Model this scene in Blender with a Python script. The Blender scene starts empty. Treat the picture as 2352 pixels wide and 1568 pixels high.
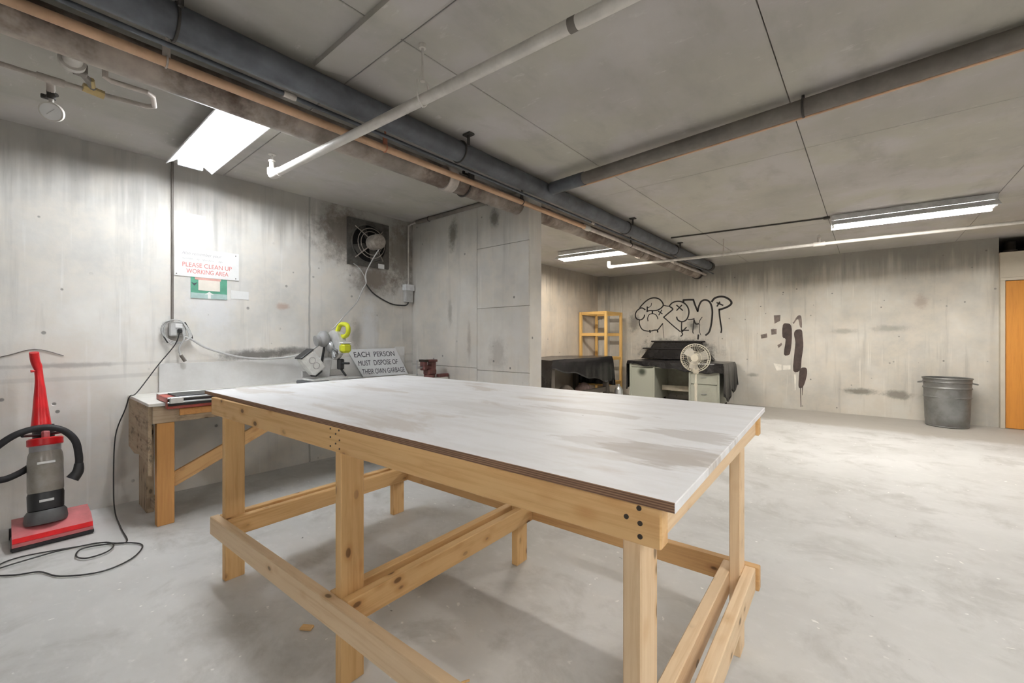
import bpy, bmesh, math, random
from mathutils import Vector, Matrix

random.seed(7)
S = bpy.context.scene
COL = S.collection
PI = math.pi

# ---------------------------------------------------------------- camera
cam_data = bpy.data.cameras.new('camera')
cam = bpy.data.objects.new('camera', cam_data)
COL.objects.link(cam)
cam.location = (0, 0, 1.2)
cam.rotation_euler = (PI / 2, 0, math.radians(40))
cam_data.sensor_width = 36
cam_data.lens = 36 * 975 / 2352
cam_data.shift_y = -6 / 2352
cam_data.clip_start = 0.02
S.camera = cam

# ---------------------------------------------------------------- world, exposure, lamp power
world = bpy.data.worlds.new('world')
S.world = world
world.use_nodes = True
world.node_tree.nodes['Background'].inputs[0].default_value = (0.5, 0.5, 0.5, 1)
world.node_tree.nodes['Background'].inputs[1].default_value = 0.05
S.view_settings.view_transform = 'Standard'
S.view_settings.look = 'None'
S.view_settings.gamma = 1
S.view_settings.use_curve_mapping = False
S.view_settings.exposure = 1.4
TUBE_COOL = ((0.94, 0.97, 1.0), 29.0)
TUBE_WARM = ((1.0, 0.93, 0.83), 80.0)
TUBE_NEUTRAL = ((1.0, 0.96, 0.90), 84.0)
TUBE_ADDED_RIGHT = ((1.0, 0.98, 0.95), 68.0)
TUBE_ADDED_FAR = ((1.0, 0.97, 0.92), 60.0)
TUBE_ADDED_BEHIND = ((1.0, 0.98, 0.95), 56.0)

# ---------------------------------------------------------------- node helpers
class NT:
    def __init__(self, name):
        self.m = bpy.data.materials.new(name)
        self.m.use_nodes = True
        self.t = self.m.node_tree
        self.b = self.t.nodes['Principled BSDF']
        self.tc = self.t.nodes.new('ShaderNodeTexCoord')
        self.obj = self.tc.outputs['Object']
    def n(self, kind): return self.t.nodes.new(kind)
    def put(self, sock, v):
        if isinstance(v, bpy.types.NodeSocket): self.t.links.new(v, sock)
        elif v is not None:
            if sock.type == 'RGBA' and len(v) == 3: v = (*v, 1)
            sock.default_value = v
    def mapping(self, v, scale=(1, 1, 1), loc=(0, 0, 0)):
        n = self.n('ShaderNodeMapping')
        self.put(n.inputs['Vector'], v); self.put(n.inputs['Scale'], scale); self.put(n.inputs['Location'], loc)
        return n.outputs[0]
    def noise(self, v, scale=5, detail=4, rough=0.55, dist=0):
        n = self.n('ShaderNodeTexNoise')
        self.put(n.inputs['Vector'], v); self.put(n.inputs['Scale'], scale)
        self.put(n.inputs['Detail'], detail); self.put(n.inputs['Roughness'], rough); self.put(n.inputs['Distortion'], dist)
        return n.outputs['Fac']
    def voronoi(self, v, scale=5):
        n = self.n('ShaderNodeTexVoronoi')
        self.put(n.inputs['Vector'], v); self.put(n.inputs['Scale'], scale)
        return n.outputs['Distance']
    def math(self, op, a, b=None, clamp=False):
        n = self.n('ShaderNodeMath'); n.operation = op; n.use_clamp = clamp
        self.put(n.inputs[0], a)
        if b is not None: self.put(n.inputs[1], b)
        return n.outputs[0]
    def ss(self, v, lo, hi, a=0.0, b=1.0):
        n = self.n('ShaderNodeMapRange'); n.interpolation_type = 'SMOOTHSTEP'
        self.put(n.inputs[0], v); self.put(n.inputs[1], lo); self.put(n.inputs[2], hi)
        self.put(n.inputs[3], a); self.put(n.inputs[4], b)
        return n.outputs[0]
    def mix(self, f, a, b, mode='MIX'):
        n = self.n('ShaderNodeMix'); n.data_type = 'RGBA'; n.blend_type = mode
        self.put(n.inputs[0], f); self.put(n.inputs[6], a); self.put(n.inputs[7], b)
        return n.outputs[2]
    def sep(self, v):
        n = self.n('ShaderNodeSeparateXYZ'); self.put(n.inputs[0], v); return n.outputs
    def rand(self): return self.n('ShaderNodeObjectInfo').outputs['Random']
    def blob(self, c, r, soft=0.6, warp=None):
        """soft-edged stain around c with radii r"""
        p = self.mapping(self.obj, scale=tuple(1 / k for k in r), loc=tuple(-c[i] / r[i] for i in range(3)))
        n = self.n('ShaderNodeVectorMath'); n.operation = 'LENGTH'; self.put(n.inputs[0], p)
        d = n.outputs['Value']
        if warp is not None: d = self.math('ADD', d, warp)
        return self.ss(d, 1.0 - soft, 1.0, 1.0, 0.0)
    def bump(self, h, strength=0.3, dist=0.01):
        n = self.n('ShaderNodeBump')
        self.put(n.inputs['Height'], h); self.put(n.inputs['Strength'], strength); self.put(n.inputs['Distance'], dist)
        self.put(self.b.inputs['Normal'], n.outputs[0])
    def done(self, color, rough=0.7, metal=0.0, **kw):
        self.put(self.b.inputs['Base Color'], color); self.put(self.b.inputs['Roughness'], rough)
        self.put(self.b.inputs['Metallic'], metal)
        for k, v in kw.items(): self.put(self.b.inputs[k.replace('_', ' ')], v)
        return self.m

def plain(name, color, rough=0.5, metal=0.0, var=0.12, scale=14, dirt=0.0, dirtcol=(0.12, 0.10, 0.08), bump=0.0, **kw):
    n = NT(name)
    f = n.noise(n.obj, scale, 5, 0.6)
    lo = tuple(max(0, c * (1 - var)) for c in color); hi = tuple(min(1, c * (1 + var)) for c in color)
    c = n.mix(n.ss(f, 0.3, 0.7), lo, hi)
    if dirt > 0:
        g = n.noise(n.obj, scale * 0.45, 6, 0.7)
        c = n.mix(n.math('MULTIPLY', n.ss(g, 0.42, 0.64), dirt), c, dirtcol)
    if bump: n.bump(f, bump, 0.004)
    return n.done(c, rough, metal, **kw)

def concrete(name, base, axis='x', streak=0.45, top=0.0, blobs=(), pits=True, warm=(1.06, 1.0, 0.93), lines=()):
    """cast concrete wall: mottling, vertical form streaks, air pits and a top band of drip stains and painted lamp cut-off shade"""
    n = NT(name)
    xyz = n.sep(n.obj)
    big = n.noise(n.obj, 0.9, 5, 0.6)
    mid = n.noise(n.mapping(n.obj, (1, 1, 1), (3, 7, 1)), 4.5, 6, 0.65)
    sc = (2.2, 2.2, 0.16)
    stre = n.noise(n.mapping(n.obj, tuple(k * 2.2 for k in sc)), 2.0, 5, 0.6)
    fine = n.noise(n.mapping(n.obj, (9, 9, 0.35), (1, 2, 3)), 2.0, 3, 0.5)
    d = tuple(b * 0.78 for b in base); l = tuple(min(1, b * 1.16) for b in base)
    w = tuple(base[i] * warm[i] for i in range(3))
    c = n.mix(n.ss(big, 0.32, 0.68), d, l)
    c = n.mix(n.ss(mid, 0.35, 0.7, 0, 0.6), c, w)
    c = n.mix(n.ss(stre, 0.55, 0.72, 0, streak), c, tuple(b * 0.55 for b in base))
    c = n.mix(n.ss(fine, 0.62, 0.74, 0, streak * 0.9), c, tuple(min(1, b * 1.5) for b in base))
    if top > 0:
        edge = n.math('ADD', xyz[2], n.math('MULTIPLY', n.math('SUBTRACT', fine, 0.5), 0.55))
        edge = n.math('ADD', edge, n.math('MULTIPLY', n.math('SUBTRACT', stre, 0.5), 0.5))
        c = n.mix(n.ss(edge, 2.02, 2.45, 0, top), c, (0.16, 0.15, 0.135))  # dark top band: drip stains plus reflector cut-off shade painted into the colour
    warp = n.math('MULTIPLY', n.math('SUBTRACT', n.noise(n.obj, 9, 6, 0.7), 0.5), 1.5)
    for ctr, rad, col, amt in blobs:
        c = n.mix(n.math('MULTIPLY', n.blob(ctr, rad, 0.75, warp), amt), c, col)
    for ax, pos, wid, amt in lines:
        wob = n.math('MULTIPLY', n.math('SUBTRACT', n.noise(n.obj, 6, 3, 0.5), 0.5), 0.02)
        dd = n.math('ABSOLUTE', n.math('SUBTRACT', n.math('ADD', xyz[ax], wob), pos))
        c = n.mix(n.ss(dd, wid * 0.4, wid, amt, 0), c, tuple(b * 0.35 for b in base))
    h = mid
    if pits:
        v = n.voronoi(n.obj, 7.0)
        gate = n.noise(n.obj, 3.1, 2, 0.5)
        pit = n.math('MULTIPLY', n.ss(v, 0.06, 0.10, 1, 0), n.ss(gate, 0.46, 0.56))
        c = n.mix(n.math('MULTIPLY', pit, 0.8), c, tuple(b * 0.25 for b in base))
        h = n.math('SUBTRACT', mid, pit)
    n.bump(h, 0.25, 0.01)
    return n.done(c, 0.85)

def wood(name, base, dark, knots=True, grain=0.5, rough=0.6, worn=0.0):
    n = NT(name)
    r = n.rand()
    cmb = n.n('ShaderNodeCombineXYZ')
    n.put(cmb.inputs[0], n.math('MULTIPLY', r, 37.0)); n.put(cmb.inputs[1], n.math('MULTIPLY', r, 91.0)); n.put(cmb.inputs[2], n.math('MULTIPLY', r, 53.0))
    va = n.n('ShaderNodeVectorMath'); va.operation = 'ADD'
    n.put(va.inputs[0], n.obj); n.put(va.inputs[1], cmb.outputs[0])
    p = va.outputs[0]
    g = n.noise(n.mapping(p, (1.3, 26, 26)), 2.2, 5, 0.6, 0.6)
    g2 = n.noise(n.mapping(p, (0.8, 6, 6)), 1.5, 3, 0.5)
    c = n.mix(n.ss(g, 0.42, 0.72, 0, grain * 1.3), base, dark)
    c = n.mix(n.ss(g2, 0.35, 0.7, 0, 0.5), c, tuple(min(1, b * 1.12) for b in base))
    c = n.mix(n.math('MULTIPLY', r, 0.35), c, tuple(b * 0.78 for b in base))
    if knots:
        v = n.voronoi(n.mapping(p, (9.0, 16.0, 16.0)), 1.0)
        gate = n.ss(n.noise(n.mapping(p, (1.7, 3, 3), (9, 4, 2)), 1.0, 2, 0.5), 0.45, 0.53)
        k = n.math('MULTIPLY', n.ss(v, 0.11, 0.19, 0.9, 0), gate)
        halo = n.math('MULTIPLY', n.ss(v, 0.14, 0.42, 0.55, 0), gate)
        c = n.mix(halo, c, dark)
        c = n.mix(k, c, tuple(d * 0.3 for d in dark))
    if worn:
        wv = n.noise(n.mapping(p, (3, 8, 8)), 2, 6, 0.7)
        c = n.mix(n.ss(wv, 0.5, 0.66, 0, worn), c, (0.10, 0.075, 0.05))
    n.bump(g, 0.12, 0.003)
    return n.done(c, rough)

M = {}
M['pine'] = wood('pine', (0.76, 0.49, 0.22), (0.50, 0.23, 0.06))
M['pine_lit'] = wood('pine_lit', (0.80, 0.60, 0.38), (0.58, 0.35, 0.15))  # paler copy of the pine: lamp-lit look put into the board colour
M['pine_dark'] = wood('pine_dark', (0.66, 0.40, 0.17), (0.40, 0.19, 0.06))
M['bench_leg'] = wood('bench_leg_wood', (0.66, 0.34, 0.11), (0.45, 0.19, 0.05), knots=False)
M['dark_wood'] = wood('dark_wood', (0.10, 0.085, 0.07), (0.05, 0.04, 0.03), rough=0.8)
M['weathered'] = wood('weathered_wood', (0.44, 0.34, 0.23), (0.20, 0.13, 0.07), worn=0.8, rough=0.8)
M['rack_wood'] = wood('rack_wood', (0.74, 0.47, 0.16), (0.5, 0.27, 0.07), knots=False)
M['screw'] = plain('screw_steel', (0.07, 0.055, 0.045), 0.5, 0.6)
M['white_metal'] = plain('white_enamel', (0.78, 0.79, 0.80), 0.4)
M['black_plastic'] = plain('black_plastic', (0.02, 0.02, 0.022), 0.4)
M['black_rubber'] = plain('black_rubber', (0.018, 0.018, 0.02), 0.6, bump=0.2, scale=40)
M['paper'] = plain('paper', (0.78, 0.78, 0.77), 0.8, var=0.03)
M['ink_red'] = plain('ink_red', (0.62, 0.18, 0.16), 0.8)
M['ink_grey'] = plain('ink_grey', (0.42, 0.40, 0.40), 0.8)
M['ink_faint'] = plain('ink_faint', (0.66, 0.66, 0.67), 0.8)
M['ink_black'] = plain('ink_black', (0.06, 0.06, 0.075), 0.8)
M['spray'] = plain('black_spray_paint', (0.018, 0.015, 0.014), 0.65)
M['dark_brown'] = plain('dark_brown_paint', (0.055, 0.036, 0.03), 0.6, var=0.3)
M['thin_brown'] = plain('thin_brown_paint', (0.20, 0.16, 0.14), 0.7, var=0.3)
M['white'] = plain('white_paint', (0.80, 0.77, 0.70), 0.7)
M['cable_grey'] = plain('cable_grey', (0.50, 0.50, 0.49), 0.5)
M['cable_black'] = plain('cable_black', (0.03, 0.03, 0.03), 0.5)
M['steel'] = plain('brushed_steel', (0.55, 0.56, 0.57), 0.35, 0.8)
M['alu'] = plain('cast_aluminium', (0.68, 0.68, 0.67), 0.4, 0.35)
M['lime'] = plain('lime_plastic', (0.55, 0.58, 0.02), 0.4)
M['tarp'] = plain('black_plastic_sheet', (0.014, 0.013, 0.014), 0.27, var=0.3, bump=0.35, scale=9)

# ---------------------------------------------------------------- geometry helpers
class MB:
    def __init__(self): self.bm = bmesh.new()
    def _add(self, tmp, mat=None, idx=0):
        if mat is not None: bmesh.ops.transform(tmp, matrix=mat, verts=tmp.verts)
        vs = [self.bm.verts.new(v.co) for v in tmp.verts]
        tmp.verts.index_update()
        for f in tmp.faces:
            try:
                nf = self.bm.faces.new([vs[v.index] for v in f.verts]); nf.material_index = idx
            except ValueError: pass
        tmp.free()
        return self
    def box(self, c, s, rot=None, bev=0.0, idx=0):
        t = bmesh.new(); bmesh.ops.create_cube(t, size=1)
        bmesh.ops.scale(t, vec=Vector(s), verts=t.verts)
        if bev > 0: bmesh.ops.bevel(t, geom=list(t.edges), offset=bev, segments=1, affect='EDGES')
        m = Matrix.Translation(Vector(c))
        if rot is not None: m = m @ rot
        return self._add(t, m, idx)
    def span(self, a, b, bev=0.0, idx=0):
        c = [(a[i] + b[i]) / 2 for i in range(3)]; s = [abs(b[i] - a[i]) for i in range(3)]
        return self.box(c, s, None, bev, idx)
    def cyl(self, a, b, r, r2=None, seg=20, idx=0, caps=True):
        a = Vector(a); b = Vector(b); d = b - a
        t = bmesh.new()
        bmesh.ops.create_cone(t, cap_ends=caps, segments=seg, radius1=r, radius2=r if r2 is None else r2, depth=d.length)
        q = d.to_track_quat('Z', 'Y').to_matrix().to_4x4()
        return self._add(t, Matrix.Translation((a + b) / 2) @ q, idx)
    def ball(self, c, r, s=(1, 1, 1), seg=16, idx=0):
        t = bmesh.new(); bmesh.ops.create_uvsphere(t, u_segments=seg, v_segments=max(6, seg // 2), radius=r)
        bmesh.ops.scale(t, vec=Vector(s), verts=t.verts)
        return self._add(t, Matrix.Translation(Vector(c)), idx)
    def tube(self, pts, r, seg=8, smooth=0, closed=False, idx=0):
        pts = [Vector(p) for p in pts]
        if smooth: pts = catmull(pts, smooth, closed)
        rad = r if callable(r) else (lambda k: r)
        rings = []; prev = None; N = len(pts)
        for i, p in enumerate(pts):
            if closed: t = pts[(i + 1) % N] - pts[i - 1]
            else: t = pts[min(i + 1, N - 1)] - pts[max(i - 1, 0)]
            if t.length < 1e-9: t = Vector((0, 0, 1))
            t.normalize()
            if prev is None:
                up = Vector((0, 0, 1)) if abs(t.z) < 0.9 else Vector((1, 0, 0))
                u = t.cross(up).normalized()
            else:
                u = prev - t * prev.dot(t)
                u = u.normalized() if u.length > 1e-6 else t.orthogonal().normalized()
            prev = u; w = t.cross(u)
            rr = rad(i / max(1, N - 1))
            rings.append([self.bm.verts.new(p + (u * math.cos(2 * PI * k / seg) + w * math.sin(2 * PI * k / seg)) * rr) for k in range(seg)])
        for i in range(N if closed else N - 1):
            A = rings[i]; B = rings[(i + 1) % N]
            for k in range(seg):
                f = self.bm.faces.new((A[k], A[(k + 1) % seg], B[(k + 1) % seg], B[k])); f.material_index = idx
        if not closed:
            self.bm.faces.new(list(reversed(rings[0]))).material_index = idx
            self.bm.faces.new(rings[-1]).material_index = idx
        return self
    def lathe(self, prof, seg=32, mat=None, idx=0, cap=True):
        t = bmesh.new(); rings = []
        for r, z in prof: rings.append([t.verts.new((r * math.cos(2 * PI * k / seg), r * math.sin(2 * PI * k / seg), z)) for k in range(seg)])
        for A, B in zip(rings, rings[1:]):
            for k in range(seg): t.faces.new((A[k], A[(k + 1) % seg], B[(k + 1) % seg], B[k]))
        if cap: t.faces.new(list(reversed(rings[0]))); t.faces.new(rings[-1])
        return self._add(t, mat, idx)
    def prism(self, poly, mat, thick, idx=0):
        """poly in local xy, extruded 0..thick along local z, placed by mat"""
        t = bmesh.new()
        lo = [t.verts.new((x, y, 0)) for x, y in poly]; hi = [t.verts.new((x, y, thick)) for x, y in poly]
        t.faces.new(list(reversed(lo))); t.faces.new(hi)
        for k in range(len(poly)):
            j = (k + 1) % len(poly); t.faces.new((lo[k], lo[j], hi[j], hi[k]))
        bmesh.ops.recalc_face_normals(t, faces=t.faces)
        return self._add(t, mat, idx)
    def torus(self, c, R, r, mat=None, seg=32, sub=8, idx=0):
        m = mat or Matrix.Identity(4)
        pts = [Vector(c) + (m.to_3x3() @ Vector((R * math.cos(2 * PI * k / seg), R * math.sin(2 * PI * k / seg), 0))) for k in range(seg)]
        return self.tube(pts, r, sub, closed=True, idx=idx)
    def build(self, name, mat, parent=None, smooth=True, matrix=None, **kw):
        me = bpy.data.meshes.new(name)
        self.bm.to_mesh(me); self.bm.free()
        for m in (mat if isinstance(mat, (list, tuple)) else [mat]): me.materials.append(m)
        if smooth:
            for p in me.polygons: p.use_smooth = True
            me.set_sharp_from_angle(angle=math.radians(32))
        o = bpy.data.objects.new(name, me)
        COL.objects.link(o)
        W = matrix or Matrix.Identity(4)
        put(o, W, parent)
        return tag(o, **kw)

def catmull(P, n, closed=False):
    out = []; N = len(P)
    rng = range(N if closed else N - 1)
    for i in rng:
        if closed: a, b, c, d = P[i - 1], P[i], P[(i + 1) % N], P[(i + 2) % N]
        else: a, b, c, d = P[max(i - 1, 0)], P[i], P[i + 1], P[min(i + 2, N - 1)]
        for k in range(n):
            t = k / n
            out.append(0.5 * ((2 * b) + (c - a) * t + (2 * a - 5 * b + 4 * c - d) * t * t + (3 * b - a - 3 * c + d) * t ** 3))
    if not closed: out.append(P[-1])
    return out

WM = {}
def put(o, W, parent):
    WM[o.name] = W
    if parent is None: o.matrix_basis = W
    else:
        o.parent = parent
        o.matrix_basis = WM[parent.name].inverted() @ W
def tag(o, label=None, cat=None, group=None, kind=None):
    for k, v in (('label', label), ('category', cat), ('group', group), ('kind', kind)):
        if v: o[k] = v
    return o
def thing(name, loc, label, cat, group=None, rz=0.0):
    o = bpy.data.objects.new(name, None); COL.objects.link(o)
    o.empty_display_size = 0.1
    put(o, Matrix.Translation(Vector(loc)) @ Matrix.Rotation(rz, 4, 'Z'), None)
    return tag(o, label, cat, group)
def struct(o, label=None): return tag(o, label=label, kind='structure')

def board(name, a, b, w, t, mat, parent, side=(0, 0, 1), bev=0.003):
    """lumber from a to b (centre line), w across 'side', t the other way; local x runs along the grain"""
    a = Vector(a); b = Vector(b); x = (b - a); L = x.length; x.normalize()
    y = Vector(side); y = (y - x * y.dot(x)).normalized(); z = x.cross(y)
    W = Matrix(((x.x, y.x, z.x, 0), (x.y, y.y, z.y, 0), (x.z, y.z, z.z, 0), (0, 0, 0, 1)))
    W.translation = (a + b) / 2
    return MB().box((0, 0, 0), (L, w, t), None, bev).build(name, mat, parent, matrix=W)

def frame(origin, xaxis, yaxis):
    x = Vector(xaxis).normalized(); y = Vector(yaxis); y = (y - x * y.dot(x)).normalized(); z = x.cross(y)
    W = Matrix(((x.x, y.x, z.x, 0), (x.y, y.y, z.y, 0), (x.z, y.z, z.z, 0), (0, 0, 0, 1)))
    W.translation = Vector(origin)
    return W
def lettering(text, size, width, W, mat, parent, shear=0.0, name='lettering'):
    """flat raised lettering on the plane of W (x right, y up, z out), scaled to the given width"""
    cu = bpy.data.curves.new('lettering', 'FONT'); cu.body = text; cu.size = size; cu.extrude = 0.0004; cu.shear = shear
    tmp = bpy.data.objects.new('lettering_tmp', cu); COL.objects.link(tmp)
    dg = bpy.context.evaluated_depsgraph_get()
    me = bpy.data.meshes.new_from_object(tmp.evaluated_get(dg))
    bpy.data.objects.remove(tmp); bpy.data.curves.remove(cu)
    xs = [v.co.x for v in me.vertices]; k = width / (max(xs) - min(xs)); x0 = min(xs)
    for v in me.vertices: v.co.x = (v.co.x - x0) * k; v.co.z += 0.0006
    me.materials.clear(); me.materials.append(mat)
    o = bpy.data.objects.new(name, me); COL.objects.link(o); put(o, W, parent)
    return o
def ribbon(mb, pts, w, plane):
    """painted stroke: a thin flat band along pts (x, z) on the wall, plane = y of its face"""
    P = [Vector((x, z, 0)) for x, z in pts]
    if len(P) > 2: P = catmull(P, 5)
    L = []; R = []
    for i, p in enumerate(P):
        t = P[min(i + 1, len(P) - 1)] - P[max(i - 1, 0)]; t.normalize()
        q = Vector((-t.y, t.x, 0)) * (w / 2)
        if i == 0: p = p - t * w * 0.3
        if i == len(P) - 1: p = p + t * w * 0.3
        L.append(p + q); R.append(p - q)
    def V(p, y): return mb.bm.verts.new((p.x, y, p.y))
    f0 = [(V(a, plane), V(b, plane), V(a, plane + 0.004), V(b, plane + 0.004)) for a, b in zip(L, R)]
    for A, B in zip(f0, f0[1:]):
        for q in ((A[0], A[1], B[1], B[0]), (A[0], B[0], B[2], A[2]), (A[1], A[3], B[3], B[1])): mb.bm.faces.new(q)

# ---------------------------------------------------------------- room materials
LEFT, REAR, CEIL = -4.17, 8.67, 2.58
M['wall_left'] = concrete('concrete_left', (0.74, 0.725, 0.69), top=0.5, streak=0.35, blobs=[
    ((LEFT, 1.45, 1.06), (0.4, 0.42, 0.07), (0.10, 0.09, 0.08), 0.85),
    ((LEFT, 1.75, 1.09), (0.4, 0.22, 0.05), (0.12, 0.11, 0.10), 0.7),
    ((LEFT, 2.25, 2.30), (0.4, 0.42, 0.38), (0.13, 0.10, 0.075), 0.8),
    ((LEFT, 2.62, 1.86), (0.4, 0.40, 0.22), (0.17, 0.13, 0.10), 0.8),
    ((LEFT, 2.95, 2.2), (0.4, 0.3, 0.5), (0.15, 0.12, 0.09), 0.7),
    ((LEFT, 2.40, 1.25), (0.4, 0.10, 0.2), (0.20, 0.18, 0.16), 0.6),
    ((LEFT, 0.83, 1.24), (0.4, 0.10, 0.14), (0.09, 0.08, 0.07), 0.55),
    ((LEFT, 1.66, 1.50), (0.4, 0.09, 0.04), (0.42, 0.22, 0.14), 0.5),
    ((LEFT, 0.25, 1.02), (0.4, 0.35, 0.025), (0.33, 0.30, 0.28), 0.5),
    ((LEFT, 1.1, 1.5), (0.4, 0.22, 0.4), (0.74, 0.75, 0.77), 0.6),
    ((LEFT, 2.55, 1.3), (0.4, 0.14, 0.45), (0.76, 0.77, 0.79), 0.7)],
    lines=[(1, 1.90, 0.012, 0.6), (2, 0.93, 0.02, 0.2), (2, 1.02, 0.015, 0.15)])
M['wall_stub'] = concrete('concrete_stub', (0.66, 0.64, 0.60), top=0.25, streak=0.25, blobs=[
    ((-3.46, 3.1, 2.33), (0.09, 0.5, 0.23), (0.13, 0.12, 0.09), 0.8),
    ((-2.84, 3.1, 2.40), (0.09, 0.5, 0.13), (0.13, 0.12, 0.10), 0.85),
    ((-3.5, 3.1, 1.5), (0.05, 0.5, 0.2), (0.30, 0.28, 0.25), 0.6),
    ((-3.2, 3.1, 1.2), (0.04, 0.5, 0.28), (0.36, 0.31, 0.27), 0.6),
    ((-2.8, 3.1, 1.05), (0.16, 0.5, 0.22), (0.32, 0.29, 0.26), 0.5),
    ((-2.55, 3.1, 1.3), (0.09, 0.5, 0.45), (0.72, 0.70, 0.67), 0.7)])
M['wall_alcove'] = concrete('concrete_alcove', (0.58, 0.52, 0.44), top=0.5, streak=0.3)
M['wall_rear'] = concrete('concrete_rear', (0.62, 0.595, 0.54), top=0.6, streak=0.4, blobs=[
    ((-0.10, REAR, 0.37), (0.26, 0.5, 0.075), (0.14, 0.13, 0.10), 0.75),
    ((0.35, REAR, 0.35), (0.24, 0.5, 0.09), (0.16, 0.14, 0.11), 0.7),
    ((-0.3, REAR, 1.32), (0.22, 0.5, 0.06), (0.22, 0.21, 0.18), 0.5),
    ((0.25, REAR, 1.36), (0.28, 0.5, 0.07), (0.22, 0.21, 0.18), 0.5),
    ((-1.6, REAR, 0.55), (0.12, 0.5, 0.05), (0.18, 0.17, 0.14), 0.6),
    ((0.6, REAR, 1.75), (0.10, 0.5, 0.14), (0.30, 0.22, 0.18), 0.5),
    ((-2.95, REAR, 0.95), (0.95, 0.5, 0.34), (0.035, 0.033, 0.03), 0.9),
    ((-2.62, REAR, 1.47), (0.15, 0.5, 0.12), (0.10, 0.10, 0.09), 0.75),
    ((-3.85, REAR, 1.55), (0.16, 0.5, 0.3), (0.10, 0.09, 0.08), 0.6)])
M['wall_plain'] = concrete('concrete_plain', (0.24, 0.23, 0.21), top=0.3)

def make_ceiling_mat():
    n = NT('concrete_ceiling')
    r = n.rand()
    big = n.noise(n.obj, 0.8, 5, 0.6); mid = n.noise(n.mapping(n.obj, (1.6, 0.7, 1), (5, 2, 0)), 3.0, 6, 0.6)
    hue = n.noise(n.mapping(n.obj, (1, 1, 1), (8, 3, 1)), 1.7, 4, 0.55)
    c = n.mix(n.ss(hue, 0.4, 0.6), (0.50, 0.48, 0.42), (0.54, 0.51, 0.50))
    c = n.mix(n.ss(big, 0.36, 0.62, 0.55, 0), c, (0.38, 0.36, 0.33))
    c = n.mix(n.ss(mid, 0.48, 0.72, 0, 0.6), c, (0.36, 0.345, 0.31))
    fl = n.noise(n.mapping(n.obj, (2, 5, 1), (1, 1, 1)), 4.0, 5, 0.7)
    c = n.mix(n.ss(fl, 0.6, 0.72, 0, 0.5), c, (0.66, 0.64, 0.61))
    c = n.mix(n.math('MULTIPLY', r, 0.22), c, (0.40, 0.38, 0.34))
    n.bump(mid, 0.15, 0.008)
    return n.done(c, 0.88)
M['ceiling'] = make_ceiling_mat()
def make_floor_mat():
    n = NT('concrete_floor')
    xyz = n.sep(n.obj)
    big = n.noise(n.obj, 0.7, 6, 0.62); mid = n.noise(n.mapping(n.obj, (1, 1, 1), (4, 9, 2)), 2.6, 8, 0.68, 0.4)
    sm = n.noise(n.mapping(n.obj, (1, 1.6, 1), (2, 2, 2)), 11, 5, 0.65)
    c = n.mix(n.ss(big, 0.3, 0.7), (0.54, 0.535, 0.515), (0.68, 0.675, 0.66))
    c = n.mix(n.ss(mid, 0.47, 0.68, 0, 0.7), c, (0.43, 0.42, 0.395))
    c = n.mix(n.ss(sm, 0.5, 0.75, 0, 0.4), c, (0.74, 0.73, 0.71))
    wv = n.n('ShaderNodeVectorMath'); wv.operation = 'ADD'
    wob = n.n('ShaderNodeTexNoise'); n.put(wob.inputs['Vector'], n.obj); n.put(wob.inputs['Scale'], 25.0)
    sc = n.n('ShaderNodeVectorMath'); sc.operation = 'SCALE'; n.put(sc.inputs[0], wob.outputs['Color']); n.put(sc.inputs['Scale'], 0.06)
    n.put(wv.inputs[0], n.obj); n.put(wv.inputs[1], sc.outputs[0])
    v = n.voronoi(wv.outputs[0], 13.0); gate = n.noise(n.obj, 1.7, 3, 0.6)
    sp = n.math('MULTIPLY', n.ss(v, 0.05, 0.13, 1, 0), n.ss(gate, 0.46, 0.56))
    c = n.mix(sp, c, (0.86, 0.85, 0.82))
    v2 = n.voronoi(n.mapping(wv.outputs[0], (1, 1, 1), (3.3, 1.7, 0)), 4.0)
    c = n.mix(n.ss(v2, 0.02, 0.045, 0.8, 0), c, (0.12, 0.11, 0.10))
    edge = n.math('ADD', xyz[1], n.math('MULTIPLY', n.math('SUBTRACT', mid, 0.5), 0.5))
    c = n.mix(n.ss(edge, 7.2, 7.5, 0, 0.75), c, (0.40, 0.37, 0.32))
    n.bump(mid, 0.12, 0.006)
    return n.done(c, n.ss(big, 0.3, 0.7, 0.55, 0.75))
M['floor'] = make_floor_mat()

# ---------------------------------------------------------------- the room
X1, Y0 = 8.4, -4.2
struct(MB().span((-5.2, Y0 - .2, -0.12), (X1 + .2, 10.4, 0)).build('floor', M['floor'], None, False), 'pale grey bare concrete floor with paint specks')
ceiling = struct(MB().span((-5.2, Y0 - .2, CEIL + 0.02), (X1 + .2, 10.4, CEIL + 0.16)).build('ceiling', M['ceiling'], None, False), 'bare concrete ceiling slab with form panel joints')
xs = [-4.95, -2.95, -1.65, -0.35, 0.95, 2.25, 3.55, 4.85, 6.15, 7.45, X1 + .2]; ys = [Y0 - .2, -3.90, -1.36, 1.18, 3.72, 6.26, 8.80]
for i in range(len(xs) - 1):
    for j in range(len(ys) - 1):
        g = 0.0025
        MB().span((xs[i] + g, ys[j] + g, CEIL), (xs[i + 1] - g, ys[j + 1] - g, CEIL + 0.021), 0.002).build('panel', M['ceiling'], ceiling, False)
lip = frame((-2.1, 0, 0), (0, 1, 0), (0, 0, 1))
MB().prism([(0.985, CEIL - 0.028), (1.02, CEIL - 0.030), (1.17, CEIL + 0.001), (0.985, CEIL + 0.001)], lip, 10.4).build('ceiling_lip', M['ceiling'], ceiling, True)

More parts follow.
